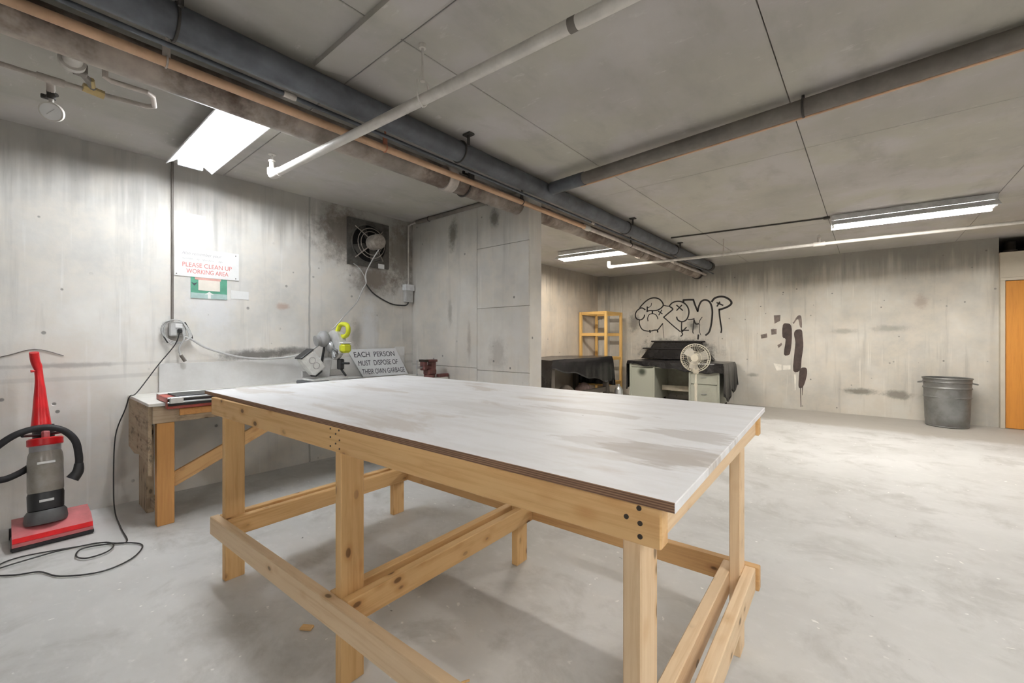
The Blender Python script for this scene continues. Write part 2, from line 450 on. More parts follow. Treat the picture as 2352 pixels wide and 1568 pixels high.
struct(MB().span((LEFT - .2, Y0, 0), (LEFT, 3.13, CEIL)).build('wall_left', M['wall_left'], None, False), 'stained concrete wall behind the workbench and vacuum')
stub = struct(MB().span((-4.8, 3.13, 0), (-2.41, 3.31, CEIL)).build('wall_stub', M['wall_stub'], None, False), 'short concrete wall ending in a column edge')
def stub_panel(x0, x1, z0, z1):
    MB().span((x0 + .002, 3.116, z0 + .002), (x1 - .002, 3.14, z1 - .002), 0.002).build('panel', M['wall_stub'], stub, False)
stub_panel(LEFT, -3.085, 0.90, CEIL); stub_panel(LEFT, -3.085, 0, 0.90)
for a, b in ((0, 0.88), (0.88, 1.51), (1.51, 2.12), (2.12, CEIL)): stub_panel(-3.085, -2.41, a, b)
struct(MB().span((-4.8, 3.3, 0), (-4.6, REAR + .2, CEIL)).build('wall_alcove', M['wall_alcove'], None, False), 'warm lit concrete wall of the alcove')
rear = struct(MB().span((-4.8, REAR, 0), (1.36, REAR + .2, CEIL)).build('wall_rear', M['wall_rear'], None, False), 'concrete rear wall with black graffiti')
MB().span((-4.6, 8.45, 0), (-4.42, REAR + .05, CEIL)).build('pilaster', M['wall_rear'], rear, False)
struct(MB().span((X1, Y0, 0), (X1 + .2, 10.2, CEIL)).build('wall_right', M['wall_plain'], None, False))
struct(MB().span((LEFT - .2, Y0 - .2, 0), (X1 + .2, Y0, CEIL)).build('wall_front', M['wall_plain'], None, False))
struct(MB().span((1.16, 10.0, 0), (X1, 10.2, CEIL)).span((1.16, 8.87, 0), (1.36, 10.0, CEIL)).build('wall_recess', M['wall_plain'], None, False))
M['partition'] = plain('beige_wall_paint', (0.60, 0.54, 0.44), 0.7, var=0.06, scale=3)
pt = MB()
pt.span((1.36, 8.60, 1.985), (2.42, 8.72, 2.36)); pt.span((2.42, 8.60, 0), (3.0, 8.72, 2.36)); 
struct(pt.build('wall_partition', M['partition'], None, False), 'beige painted partition above the orange door')
struct(MB().span((3.0, 8.60, 0), (X1, 8.8, CEIL)).build('wall_rear_right', M['wall_plain'], None, False))
M['door'] = wood('orange_door_veneer', (0.64, 0.27, 0.045), (0.45, 0.16, 0.02), knots=False, grain=0.4, rough=0.4)
dW = frame((1.86, 8.64, 0.99), (0, 0, 1), (1, 0, 0))
door = struct(MB().box((0, 0, 0), (1.97, 0.90, 0.045), None, 0.003).build('door_1', M['door'], None, matrix=dW), 'orange wood veneer door in the rear wall')
fr = MB()
fr.span((1.36, 8.585, 0), (1.405, 8.72, 1.985), 0.004); fr.span((2.315, 8.585, 0), (2.42, 8.72, 1.985), 0.004); fr.span((1.36, 8.58, 1.98), (2.42, 8.60, 2.02), 0.004)
fr.build('door_frame', M['partition'], door)
kb = MB().cyl((2.24, 8.62, 1.0), (2.24, 8.57, 1.0), 0.012).ball((2.24, 8.55, 1.0), 0.03); kb.build('door_knob', M['steel'], door)

GRAFFITI = [
    (0.026, [(-3.722, 1.851), (-3.707, 1.885), (-3.605, 1.982), (-3.505, 2.04), (-3.406, 2.053), (-3.309, 2.023), (-3.241, 1.952), (-3.222, 1.89), (-3.26, 1.839), (-3.328, 1.799), (-3.406, 1.788), (-3.505, 1.792), (-3.57, 1.781)]),
    (0.026, [(-3.56, 1.873), (-3.56, 1.829), (-3.56, 1.775)]),
    (0.013, [(-3.555, 1.853), (-3.505, 1.87), (-3.475, 1.902), (-3.468, 1.946)]),
    (0.026, [(-3.605, 1.816), (-3.666, 1.853), (-3.722, 1.846), (-3.794, 1.79), (-3.825, 1.712), (-3.799, 1.637), (-3.727, 1.605), (-3.671, 1.618), (-3.63, 1.661), (-3.62, 1.704)]),
    (0.022, [(-3.727, 1.605), (-3.737, 1.551), (-3.712, 1.462), (-3.656, 1.392), (-3.575, 1.367), (-3.5, 1.361), (-3.406, 1.381), (-3.338, 1.388), (-3.289, 1.444), (-3.232, 1.515)]),
    (0.03, [(-3.505, 1.376), (-3.497, 1.337)]),
    (0.03, [(-3.343, 1.378), (-3.336, 1.342)]),
    (0.018, [(-3.545, 1.575), (-3.55, 1.644), (-3.515, 1.71), (-3.45, 1.727), (-3.386, 1.706), (-3.347, 1.656), (-3.333, 1.613)]),
    (0.03, [(-3.45, 1.785), (-3.45, 1.732)]),
    (0.02, [(-3.323, 1.77), (-3.241, 1.715)]),
    (0.02, [(-3.251, 1.796), (-3.313, 1.693)]),
    (0.018, [(-3.222, 1.89), (-3.156, 1.872), (-3.099, 1.864)]),
    (0.026, [(-3.099, 1.864), (-3.053, 1.918), (-2.988, 1.948), (-2.896, 1.952), (-2.815, 1.919), (-2.752, 1.856), (-2.717, 1.772), (-2.717, 1.681), (-2.752, 1.591), (-2.815, 1.546), (-2.878, 1.548), (-2.933, 1.587), (-2.951, 1.638)]),
    (0.026, [(-3.099, 1.864), (-3.034, 1.814), (-3.043, 1.782), (-3.127, 1.715), (-3.213, 1.642)]),
    (0.022, [(-3.213, 1.642), (-3.137, 1.574), (-3.025, 1.468), (-2.878, 1.344)]),
    (0.022, [(-2.851, 1.547), (-2.855, 1.446), (-2.851, 1.335), (-2.833, 1.289), (-2.869, 1.252)]),
    (0.024, [(-2.951, 1.876), (-2.833, 1.768)]),
    (0.024, [(-2.851, 1.871), (-2.951, 1.773)]),
    (0.02, [(-2.86, 1.372), (-2.717, 1.37)]),
    (0.024, [(-2.761, 1.43), (-2.851, 1.335)]),
    (0.034, [(-2.815, 1.919), (-2.819, 1.97)]),
    (0.034, [(-2.819, 1.972), (-2.726, 1.974), (-2.629, 1.968)]),
    (0.032, [(-2.629, 1.968), (-2.594, 1.858), (-2.547, 1.738)]),
    (0.032, [(-2.547, 1.738), (-2.525, 1.836), (-2.482, 1.924), (-2.414, 1.951), (-2.347, 1.925), (-2.306, 1.861), (-2.281, 1.744), (-2.285, 1.603), (-2.306, 1.444), (-2.339, 1.33), (-2.398, 1.272)]),
    (0.02, [(-2.726, 1.581), (-2.664, 1.583), (-2.612, 1.595)]),
    (0.018, [(-2.616, 1.596), (-2.625, 1.487), (-2.638, 1.342), (-2.625, 1.31)]),
    (0.026, [(-2.612, 1.559), (-2.585, 1.495), (-2.525, 1.494)]),
    (0.013, [(-2.525, 1.494), (-2.508, 1.556), (-2.465, 1.622)]),
    (0.036, [(-2.289, 1.913), (-2.24, 1.972), (-2.158, 1.997), (-2.069, 1.987), (-1.99, 1.939), (-1.947, 1.876), (-1.974, 1.826), (-2.054, 1.782), (-2.158, 1.752)]),
    (0.026, [(-2.158, 1.752), (-2.154, 1.669), (-2.138, 1.529), (-2.118, 1.388), (-2.126, 1.319)]),
    (0.026, [(-2.199, 1.886), (-2.094, 1.832)]),
    (0.026, [(-2.15, 1.896), (-2.195, 1.82)]),
    (0.008, [(-3.232, 1.51), (-3.222, 1.358), (-3.208, 1.215)]),
    (0.01, [(-2.508, 1.484), (-2.512, 1.349), (-2.491, 1.277)]),
    (0.03, [(-2.534, 1.278), (-2.542, 1.196)]),
]
STROKES = [
    ('dark_brown', [(-1.135, 1.44), (-1.079, 1.469), (-1.013, 1.426), (-1.003, 1.211), (-1.023, 0.984), (-1.048, 0.924), (-1.12, 0.934), (-1.094, 1.187), (-1.14, 1.235)]),
    ('dark_brown', [(-0.973, 1.282), (-0.943, 1.353), (-0.865, 1.352), (-0.85, 1.246), (-0.84, 1.07), (-0.865, 0.858), (-0.884, 0.669), (-0.983, 0.652), (-0.968, 0.95), (-0.953, 1.14)]),
    ('dark_brown', [(-0.884, 0.692), (-0.806, 0.713), (-0.787, 0.65), (-0.802, 0.532), (-0.845, 0.389), (-0.904, 0.373), (-0.904, 0.526)]),
    ('dark_brown', [(-0.886, 0.38), (-0.875, 0.381), (-0.87, 0.045), (-0.879, 0.044)]),
    ('dark_brown', [(-0.857, 0.388), (-0.845, 0.389), (-0.853, 0.247), (-0.859, 0.246)]),
    ('thin_brown', [(-1.27, 1.614), (-1.171, 1.616), (-1.176, 1.514), (-1.259, 1.467)]),
    ('thin_brown', [(-0.983, 1.473), (-0.924, 1.589), (-0.87, 1.582), (-0.86, 1.399), (-0.889, 1.411), (-0.909, 1.524), (-0.934, 1.525), (-0.973, 1.46)]),
    ('thin_brown', [(-1.472, 1.273), (-1.375, 1.297), (-1.37, 1.224), (-1.462, 1.205)]),
    ('thin_brown', [(-1.312, 1.37), (-1.228, 1.375), (-1.228, 1.284), (-1.306, 1.272)]),
    ('thin_brown', [(-1.217, 1.09), (-1.155, 1.133), (-1.145, 1.097), (-1.197, 1.042)]),
    ('white', [(-1.275, 0.772), (-1.155, 0.752), (-1.155, 0.656), (-1.228, 0.646)]),
    ('white', [(-1.135, 0.741), (-1.023, 0.752), (-1.023, 0.674), (-1.135, 0.663)]),
    ('white', [(-0.971, 0.593), (-0.943, 0.595), (-0.949, 0.322), (-0.961, 0.321)]),
]

# ---------------------------------------------------------------- paint on the rear wall
mb = MB()
for w, pts in GRAFFITI: ribbon(mb, pts, w, REAR - 0.003)
mb.build('graffiti', M['spray'], rear, False, label='black spray-painted bubble letter tag')
for m, pts in STROKES:
    W = frame((0, REAR + 0.001, 0), (1, 0, 0), (0, 0, 1))
    if len(pts) > 5: pts = [(v.x, v.y) for v in catmull([Vector((x, z, 0)) for x, z in pts], 3, True)]
    MB().prism(pts, W, 0.004).build('paint_patch', M[m], rear, False)

# ---------------------------------------------------------------- fluorescent lights
def tube_mat(name, spec):
    n = NT(name)
    n.put(n.b.inputs['Emission Color'], spec[0]); n.put(n.b.inputs['Emission Strength'], spec[1])
    return n.done((0.9, 0.9, 0.9), 0.3)
M['tube_cool'] = tube_mat('tube_cool', TUBE_COOL); M['tube_warm'] = tube_mat('tube_warm', TUBE_WARM); M['tube_neutral'] = tube_mat('tube_neutral', TUBE_NEUTRAL); M['tube_added_right'] = tube_mat('tube_added_right', TUBE_ADDED_RIGHT); M['tube_added_far'] = tube_mat('tube_added_far', TUBE_ADDED_FAR); M['tube_added_behind'] = tube_mat('tube_added_behind', TUBE_ADDED_BEHIND)
def fluorescent(x, y, L, tube, label, rz=0.0, top=CEIL, wing=0.14):
    t = thing('fluorescent_light', (x, y, top - 0.13), label, 'ceiling light', 'twin tube fluorescent lights', rz)
    W = WM[t.name]
    MB().box((0, 0, 0.099), (L + .02, 0.11, 0.06), None, 0.004).build('housing', M['white_metal'], t, matrix=W)
    for s in (-1, 1):
        P = frame((-L / 2 - .01, 0, 0), (0, 1, 0), (0, 0, 1))
        MB().prism([(s * .052, .069), (s * wing, .006), (s * wing, 0.0), (s * (wing - .006), 0.0), (s * (wing - .006), .004), (s * .052, .063)], P, L + .02).build('reflector', M['white_metal'], t, matrix=W)
        MB().cyl((-L / 2 + .02, s * .05, .022), (L / 2 - .02, s * .05, .022), 0.0165, seg=14).build('tube', M[tube], t, matrix=W)
    for e in (-1, 1):
        MB().box((e * (L / 2 - .008), 0, .035), (.02, .15, .062), None, 0.003).build('socket', M['white_metal'], t, matrix=W)
    return t
fluorescent(-3.24, 0.87, 1.16, 'tube_cool', 'twin tube light above the workbench, beside the big pipe')
fluorescent(-3.235, 5.72, 1.07, 'tube_warm', 'twin tube light in the alcove by the tarp-covered bench', math.radians(4))
fluorescent(0.31, 6.02, 1.24, 'tube_neutral', 'twin tube light on the right, near the graffiti wall', math.radians(4))
for x, y, tm, lab in ((1.7, 0.9, 'tube_added_right', 'added unseen twin tube light, right of the work table'), (4.2, 6.0, 'tube_added_far', 'added unseen twin tube light at the far right, past the trash can'),
                  (0.9, -2.6, 'tube_added_behind', 'added unseen twin tube light behind the camera near the front wall')):  # unseen lamps, added to light the near side of the table and far right
    fluorescent(x, y, 1.2, tm, lab)

# ---------------------------------------------------------------- pipes under the ceiling
M['pipe_brown'] = plain('rusty_painted_pipe', (0.33, 0.28, 0.24), 0.5, var=0.35, scale=4, dirt=1.0, dirtcol=(0.09, 0.055, 0.035), bump=0.2)
M['pipe_tan'] = plain('tan_copper_pipe', (0.62, 0.40, 0.25), 0.45, 0.1, var=0.12, scale=6, dirt=0.3, dirtcol=(0.3, 0.16, 0.08))
M['pipe_pale'] = plain('pale_pipe', (0.58, 0.52, 0.47), 0.5, var=0.1, dirt=0.3)
M['pipe_grey'] = plain('galvanised_pipe', (0.11, 0.118, 0.135), 0.55, 0.3, var=0.3, scale=5, dirt=0.5, dirtcol=(0.08, 0.08, 0.085), bump=0.2)
M['pipe_white'] = plain('white_sprinkler_pipe', (0.66, 0.63, 0.58), 0.45, var=0.08, scale=8, dirt=0.35, dirtcol=(0.33, 0.30, 0.28))
M['pipe_waste'] = plain('waste_pipe_grey', (0.19, 0.17, 0.15), 0.6, var=0.2, scale=5, dirt=0.5)
M['hanger'] = plain('dark_hanger_iron', (0.06, 0.055, 0.05), 0.6, 0.4)
M['rust'] = plain('rusted_strap', (0.42, 0.16, 0.09), 0.7)

t = thing('drain_pipe', (-2.55, 2.5, 2.465), 'large rusty brown drain pipe beside the thin tan pipe', 'pipe')
MB().cyl((-2.55, -4.15, 2.465), (-2.55, 2.22, 2.465), 0.085, seg=32).build('pipe', M['pipe_brown'], t)
MB().cyl((-2.55, 2.22, 2.462), (-2.55, REAR, 2.462), 0.083, seg=32).build('pipe', M['pipe_brown'], t)
MB().cyl((-2.55, 2.20, 2.463), (-2.55, 2.29, 2.463), 0.095, seg=32).build('coupling', M['pipe_pale'], t)
MB().cyl((-2.55, 5.90, 2.463), (-2.55, 6.04, 2.463), 0.092, seg=32).build('coupling', M['pipe_brown'], t)
MB().cyl((-2.55, REAR - .06, 2.463), (-2.55, REAR, 2.463), 0.10, seg=32).build('wall_collar', M['hanger'], t)
h = MB(); h.torus((-2.55, 2.42, 2.464), 0.09, 0.008, Matrix.Rotation(PI / 2, 4, 'X')); h.cyl((-2.55, 2.42, 2.55), (-2.55, 2.42, CEIL), 0.012); h.box((-2.46, 2.42, 2.52), (.03, .05, .07), None, .004)
h.build('hanger', M['hanger'], t)

t = thing('water_pipe', (-2.40, 2.5, 2.435), 'thin tan copper pipe running along the big drain pipe', 'pipe')
MB().cyl((-2.40, -4.15, 2.435), (-2.40, 4.15, 2.435), 0.022, seg=20).build('pipe', M['pipe_tan'], t)
MB().cyl((-2.40, 4.15, 2.435), (-2.40, REAR, 2.435), 0.022, seg=20).build('pipe', M['pipe_pale'], t)
MB().cyl((-2.40, 4.10, 2.435), (-2.40, 4.20, 2.435), 0.031, seg=20).build('coupling', M['pipe_white'], t)
MB().cyl((-2.40, 6.9, 2.435), (-2.40, 6.97, 2.435), 0.030, seg=20).build('coupling', M['pipe_pale'], t)
for y, m in ((0.46, 'pipe_pale'), (1.58, 'rust'), (3.0, 'hanger'), (5.3, 'hanger')):
    h = MB(); h.torus((-2.40, y, 2.436), 0.025, 0.004, Matrix.Rotation(PI / 2, 4, 'X'), 20, 6); h.box((-2.40, y, 2.49), (.012, .03, .07), None, .002); h.cyl((-2.40, y, 2.52), (-2.40, y, CEIL), 0.006, seg=10)
    h.build('hanger', M[m], t)

t = thing('steel_pipe', (-2.15, 2.5, 2.48), 'dark grey galvanised pipe close under the ceiling', 'pipe')
MB().cyl((-2.15, -4.15, 2.483), (-2.15, 7.95, 2.483), 0.068, seg=32).build('pipe', M['pipe_grey'], t)
MB().cyl((-2.15, 7.93, 2.483), (-2.15, 8.05, 2.483), 0.079, seg=32).build('end_cap', M['hanger'], t)
for y in (0.44, 2.0, 4.6, 6.2):
    h = MB(); h.torus((-2.15, y, 2.483), 0.071, 0.006, Matrix.Rotation(PI / 2, 4, 'X')); h.cyl((-2.06, y, 2.50), (-2.06, y, CEIL), 0.010, seg=10); h.box((-2.06, y, 2.573), (.07, .05, .012), None, .003)
    h.build('hanger', M['hanger'], t)
t = thing('steel_conduit', (-2.262, 1, 2.44), 'thin grey steel conduit beside the galvanised pipe', 'conduit')
MB().cyl((-2.262, -3.5, 2.44), (-2.262, REAR, 2.44), 0.011, seg=14).build('conduit', M['pipe_grey'], t)
for y in (0.9, 4.0): MB().cyl((-2.262, y, 2.44), (-2.262, y + .06, 2.44), 0.016, seg=14).build('coupling', M['pipe_pale'], t)

def sprinkler_head(pos, t, down=False, m='pipe_white'):
    s = -1 if down else 1
    h = MB(); x, y, z = pos
    h.cyl((x, y, z), (x, y, z + s * .05), 0.016, seg=14)
    h.cyl((x, y, z + s * .05), (x, y, z + s * .062), 0.022, seg=14)
    h.tube([(x - .014, y, z + s * .06), (x - .016, y, z + s * .085), (x, y, z + s * .10)], 0.003, 6); h.tube([(x + .014, y, z + s * .06), (x + .016, y, z + s * .085), (x, y, z + s * .10)], 0.003, 6)
    h.cyl((x, y, z + s * .10), (x, y, z + s * .104), 0.024, seg=18)
    h.build('sprinkler_head', M[m], t)
t = thing('sprinkler_pipe', (-1.6, 1.25, 2.32), 'white sprinkler pipe crossing under the tan pipe, with hanger rod', 'pipe', 'sprinkler pipes')
def on_e(x): return (x, 1.172 + (x + 3.109) * 0.055, 2.32)
MB().cyl(on_e(-3.11), on_e(8.2), 0.0245, seg=20).build('pipe', M['pipe_white'], t)
MB().tube([on_e(-3.02), on_e(-3.10), (-3.125, on_e(-3.12)[1], 2.33), (-3.13, on_e(-3.12)[1], 2.365)], 0.03, 14, smooth=4).build('elbow', M['pipe_white'], t)
sprinkler_head((-3.13, on_e(-3.12)[1], 2.36), t)
for x in (-1.60, 1.2):
    p = on_e(x); h = MB()
    h.tube([(x, p[1] - .03, 2.40), (x, p[1] - .032, 2.33), (x, p[1], 2.288), (x, p[1] + .032, 2.33), (x, p[1] + .03, 2.40), (x, p[1], 2.415)], 0.005, 8, smooth=4)
    h.cyl((x, p[1], 2.41), (x, p[1], CEIL), 0.006, seg=10); h.cyl((x, p[1], CEIL - .02), (x, p[1], CEIL), 0.016, seg=10); h.cyl((x, p[1], 2.405), (x, p[1], 2.43), 0.012, seg=10)
    h.build('hanger', M['pipe_white'], t)
p = on_e(-0.82); q = on_e(-0.79); MB().cyl(p, q, 0.0255, seg=20).build('band', M['pipe_waste'], t)
t = thing('sprinkler_pipe', (-1, 6.25, 2.33), 'white sprinkler pipe near the graffiti wall, below the right light', 'pipe', 'sprinkler pipes')
def on_f(x): return (x, 6.101 + (x + 3.117) * 0.165, min(2.45, 2.33 + (x + 3.117) * 0.0205))
MB().cyl(on_f(-3.11), on_f(2.6), 0.020, seg=20).cyl(on_f(2.6), on_f(8.2), 0.020, seg=20).build('pipe', M['pipe_white'], t)
p = on_f(-3.12); MB().tube([on_f(-3.05), on_f(-3.10), (-3.125, p[1], 2.345), (-3.125, p[1], 2.42)], 0.026, 14, smooth=4).build('elbow', M['pipe_white'], t)
p = on_f(-0.47); MB().cyl(on_f(-0.53), on_f(-0.41), 0.027, seg=16).build('tee', M['pipe_white'], t); sprinkler_head((p[0], p[1], p[2] + .02), t)
for x in (-1.53, 2.6):
    p = on_f(x); h = MB(); h.cyl((x, p[1], p[2] + .02), (x, p[1], CEIL), 0.005, seg=8); h.torus(p, 0.023, 0.004, Matrix.Rotation(PI / 2, 4, 'Y'), 16, 6); h.cyl((x, p[1], p[2] + .02), (x, p[1], p[2] + .09), 0.009, seg=8)
    h.build('hanger', M['pipe_pale'], t)

t = thing('waste_pipe', (-0.5, 2.87, 2.50), 'grey waste pipe crossing the ceiling towards the galvanised pipe', 'pipe')
a = Vector((-2.07, 3.00, 2.484)); b = Vector((0.52, 2.862, 2.522)); c = b + (b - a) * 2.8; c.z = 2.526
MB().cyl(a + (b - a) * 0.12, b, 0.047, seg=24).cyl(b, c, 0.047, seg=24).build('pipe', M['pipe_waste'], t)
MB().cyl(a, a + (b - a) * 0.125, 0.052, seg=24).build('coupling', M['pipe_grey'], t)
p = a + (b - a) * 0.69; h = MB(); h.torus(p, 0.05, 0.006, Matrix.Rotation(PI / 2, 4, 'Y')); h.cyl(p, (p.x, p.y, CEIL), 0.008, seg=8); h.build('hanger', M['hanger'], t)

o = Vector((0, .054, -.032))
tp2 = MB().cyl(a + (b - a) * 0.1 + o, b + o, 0.008, seg=10).cyl(b + o, c + o, 0.008, seg=10).build('thin_pipe', M['pipe_tan'], None)
tag(tp2, 'thin tan pipe running along the far side of the waste pipe', 'pipe')
t = thing('gauge_line', (-2.94, 0.1, 2.42), 'thin pale drain line with a round pressure gauge, beside the big pipe', 'pipe')
MB().tube([(-2.955, -3.5, 2.42), (-2.95, 0.05, 2.42), (-2.935, 0.30, 2.42), (-2.90, 0.475, 2.42), (-2.87, 0.50, 2.42), (-2.76, 0.475, 2.42), (-2.735, 0.45, 2.42), (-2.745, 0.32, 2.42), (-2.75, 0.30, 2.43), (-2.75, 0.30, 2.48)], 0.0115, 12).build('pipe', M['pipe_pale'], t)
MB().cyl((-2.95, 0.09, 2.42), (-2.95, 0.18, 2.42), 0.018, seg=14).cyl((-2.96, 0.135, 2.42), (-2.985, 0.138, 2.375), 0.015, seg=14).build('tee', M['pipe_pale'], t)
MB().cyl((-2.985, 0.138, 2.385), (-2.99, 0.139, 2.345), 0.016, seg=12).cyl((-3.02, 0.12, 2.36), (-2.96, 0.155, 2.36), 0.009, seg=8).box((-3.02, .12, 2.36), (.015, .03, .02), None, .003).build('valve', M['hanger'], t)
g = MB().cyl((-2.99, 0.139, 2.35), (-2.99, 0.139, 2.32), 0.009, seg=10)
nrm = Vector((0.86, -0.30, -0.40)).normalized(); gc = Vector((-2.99, 0.140, 2.285))
g.cyl(gc - nrm * 0.014, gc + nrm * 0.012, 0.043, seg=28); ga = g.build('gauge', M['pipe_white'], t)
MB().cyl(gc + nrm * 0.012, gc + nrm * 0.0145, 0.037, seg=28).build('dial', M['paper'], ga)
up = nrm.orthogonal().normalized()
MB().tube([gc + nrm * 0.0155 - up * .02, gc + nrm * 0.0155 + up * .02], 0.0011, 6).build('needle', M['ink_grey'], ga)
MB().cyl((-2.637, 0.19, 2.452), (-2.72, 0.19, 2.445), 0.034, seg=22).cyl((-2.72, 0.19, 2.445), (-2.745, 0.19, 2.443), 0.046, seg=22).cyl((-2.745, 0.19, 2.443), (-2.76, 0.19, 2.442), 0.030, seg=22).build('branch', M['pipe_white'], t)
MB().tube([(-2.76, 0.19, 2.442), (-2.80, 0.215, 2.44), (-2.86, 0.25, 2.44), (-2.935, 0.28, 2.425)], 0.014, 10, smooth=4).box((-2.80, .22, 2.45), (.05, .05, .05), None, .006).cyl((-2.80, .22, 2.46), (-2.79, .225, 2.51), .012).build('branch_valve', M['pipe_waste'], t)
M['brass'] = plain('dull_brass', (0.50, 0.38, 0.18), 0.45, 0.5)
MB().cyl((-2.925, 0.24, 2.425), (-2.935, 0.315, 2.42), 0.021, seg=8).cyl((-2.90, 0.27, 2.43), (-2.86, 0.262, 2.445), 0.013, seg=8).build('brass_union', M['brass'], t)

t = thing('ceiling_conduit', (-1.2, 5.86, 2.565), 'thin conduit on the ceiling feeding the right light', 'conduit')
MB().cyl((-2.05, 5.80, 2.568), (-0.33, 5.97, 2.568), 0.009, seg=10).build('conduit', M['hanger'], t)
MB().box((-0.36, 5.966, 2.567), (.06, .05, .022), None, .003).build('end_box', M['hanger'], t)
t = thing('wall_conduit', (-3.4, 3.07, 2.55), 'dark conduit along the top of the short concrete wall', 'conduit')
MB().tube([(-2.62, 3.07, 2.553), (-4.02, 3.07, 2.553)], 0.022, 12).build('conduit', M['pipe_waste'], t)
for x in (-2.9, -3.8): MB().torus((x, 3.07, 2.553), 0.024, 0.004, Matrix.Rotation(PI / 2, 4, 'Y'), 16, 6).build('clip', M['hanger'], t)
t = thing('riser_pipe', (1.55, 9.2, 0), 'short pipe with a coupling above the orange door', 'pipe')
MB().cyl((1.55, 9.2, 0), (1.55, 9.2, CEIL), 0.055, seg=20).build('pipe', M['pipe_waste'], t)
MB().cyl((1.55, 9.2, 2.36), (1.55, 9.2, 2.46), 0.072, seg=20).build('coupling', M['pipe_pale'], t)

# ---------------------------------------------------------------- the big work table
def make_top_mat():
    n = NT('worn_white_paint')
    a = n.noise(n.mapping(n.obj, (1.0, 2.6, 1)), 1.5, 6, 0.62, 0.5); b = n.noise(n.mapping(n.obj, (1.2, 4.5, 1), (2, 5, 0)), 3.0, 6, 0.65, 0.3)
    c = n.mix(n.ss(b, 0.4, 0.7, 0, 0.5), (0.89, 0.89, 0.90), (0.76, 0.74, 0.725))
    c = n.mix(n.ss(a, 0.54, 0.66, 0, 0.65), c, (0.62, 0.56, 0.50))
    w = n.math('MULTIPLY', n.math('SUBTRACT', b, .5), 3.0)
    for bx, by, rx, ry, am in ((1.10, -.31, .14, .11, .6), (1.08, -.07, .14, .08, .5), (.93, -.28, .12, .09, .35), (.67, .09, .26, .05, .45), (.3, -.1, .3, .14, .2)):
        c = n.mix(n.math('MULTIPLY', n.blob((bx, by, .93), (rx, ry, 1), 0.3, w), am), c, (0.45, 0.40, 0.355))
    v = n.voronoi(n.obj, 6.0)
    c = n.mix(n.ss(v, 0.012, 0.03, 0.7, 0), c, (0.10, 0.09, 0.09))
    return n.done(c, 0.55)
M['table_top'] = make_top_mat()
def make_ply_mat():
    n = NT('plywood_edge')
    z = n.sep(n.obj)[2]
    w = n.math('SINE', n.math('MULTIPLY', z, 1400.0))
    g = n.noise(n.mapping(n.obj, (6, 6, 200)), 3, 4, 0.6)
    c = n.mix(n.ss(w, -0.4, 0.4), (0.16, 0.085, 0.05), (0.33, 0.20, 0.12))
    c = n.mix(n.ss(g, 0.5, 0.7, 0, 0.7), c, (0.10, 0.06, 0.04))
    return n.done(c, 0.8)
M['ply'] = make_ply_mat()
YAW = math.radians(2.2)
tb = thing('work_table', (-1.40, 1.28, 0), 'large pine lumber work table with a worn white plywood top', 'table', rz=YAW)
TW = WM[tb.name]
def T(u, v, z): return TW @ Vector((u, v, z))
ZA, ZB = 0.826, 0.912
side = TW.to_3x3() @ Vector((0, 1, 0)); along = TW.to_3x3() @ Vector((1, 0, 0))
for u in (-1.074, -0.019, 1.031):
    for v in (-0.5005, 0.4975):
        board('leg', T(u, v, 0), T(u, v, ZB), 0.089, 0.038, M['pine_lit' if u > 1 else 'pine'], tb, side)
fa = board('apron', T(-1.12, -0.564, (ZA + ZB) / 2), T(1.10, -0.564, (ZA + ZB) / 2), ZB - ZA, 0.038, M['pine'], tb)
ba = board('apron', T(-1.12, 0.561, (ZA + ZB) / 2), T(1.10, 0.561, (ZA + ZB) / 2), ZB - ZA, 0.038, M['pine'], tb)
for u in (-1.112, 0.019, 1.069):
    board('cross_rail', T(u, -0.5445, (ZA + ZB) / 2), T(u, 0.5415, (ZA + ZB) / 2), ZB - ZA, 0.038, M['pine_lit' if u > 1 else 'pine'], tb)
SA, SB = 0.225, 0.314
board('stretcher', T(-1.14, -0.564, .27), T(1.10, -0.564, .27), SB - SA, 0.038, M['pine_lit'], tb)
board('stretcher', T(-1.12, 0.561, .27), T(1.10, 0.561, .27), SB - SA, 0.038, M['pine_dark'], tb)
for u in (-1.112, -1.036, -0.057, 0.019, 0.993, 1.069):
    board('stretcher', T(u, -0.5445, .27), T(u, 0.5415, .27), SB - SA, 0.038, M['pine_lit' if u > .9 else 'pine'], tb)
for u, z in ((1.060, .893), (1.036, .872), (1.062, .866), (1.062, .842), (0.0, .900), (0.0, .872), (0.0, .842), (.053, .901), (.033, .887), (.056, .869), (.033, .855), (.056, .841)):
    MB().cyl(T(u, -0.582, z), T(u, -0.5845, z), 0.0048 if u > .5 else .0032, seg=10).build('screw', M['screw'], fa)
CT = Vector((-1.465, 1.302, 0)); TM = Matrix.Translation(CT)
quad = [(-2.656, .667), (-.242, .706), (-.312, 1.924), (-2.649, 1.913)]
tp = MB(); tp.prism([(x - CT.x, y - CT.y) for x, y in quad], Matrix.Translation((0, 0, .912)), .018)
bmesh.ops.bevel(tp.bm, geom=list(tp.bm.edges), offset=.0015, segments=1, affect='EDGES')
tp.bm.normal_update()
for f in tp.bm.faces: f.material_index = 1 if (abs(f.normal.z) < 0.8 and f.normal.x < 0.5) else 0
tp.build('table_top', [M['table_top'], M['ply']], tb, False, matrix=TM, label='worn white painted plywood sheet')

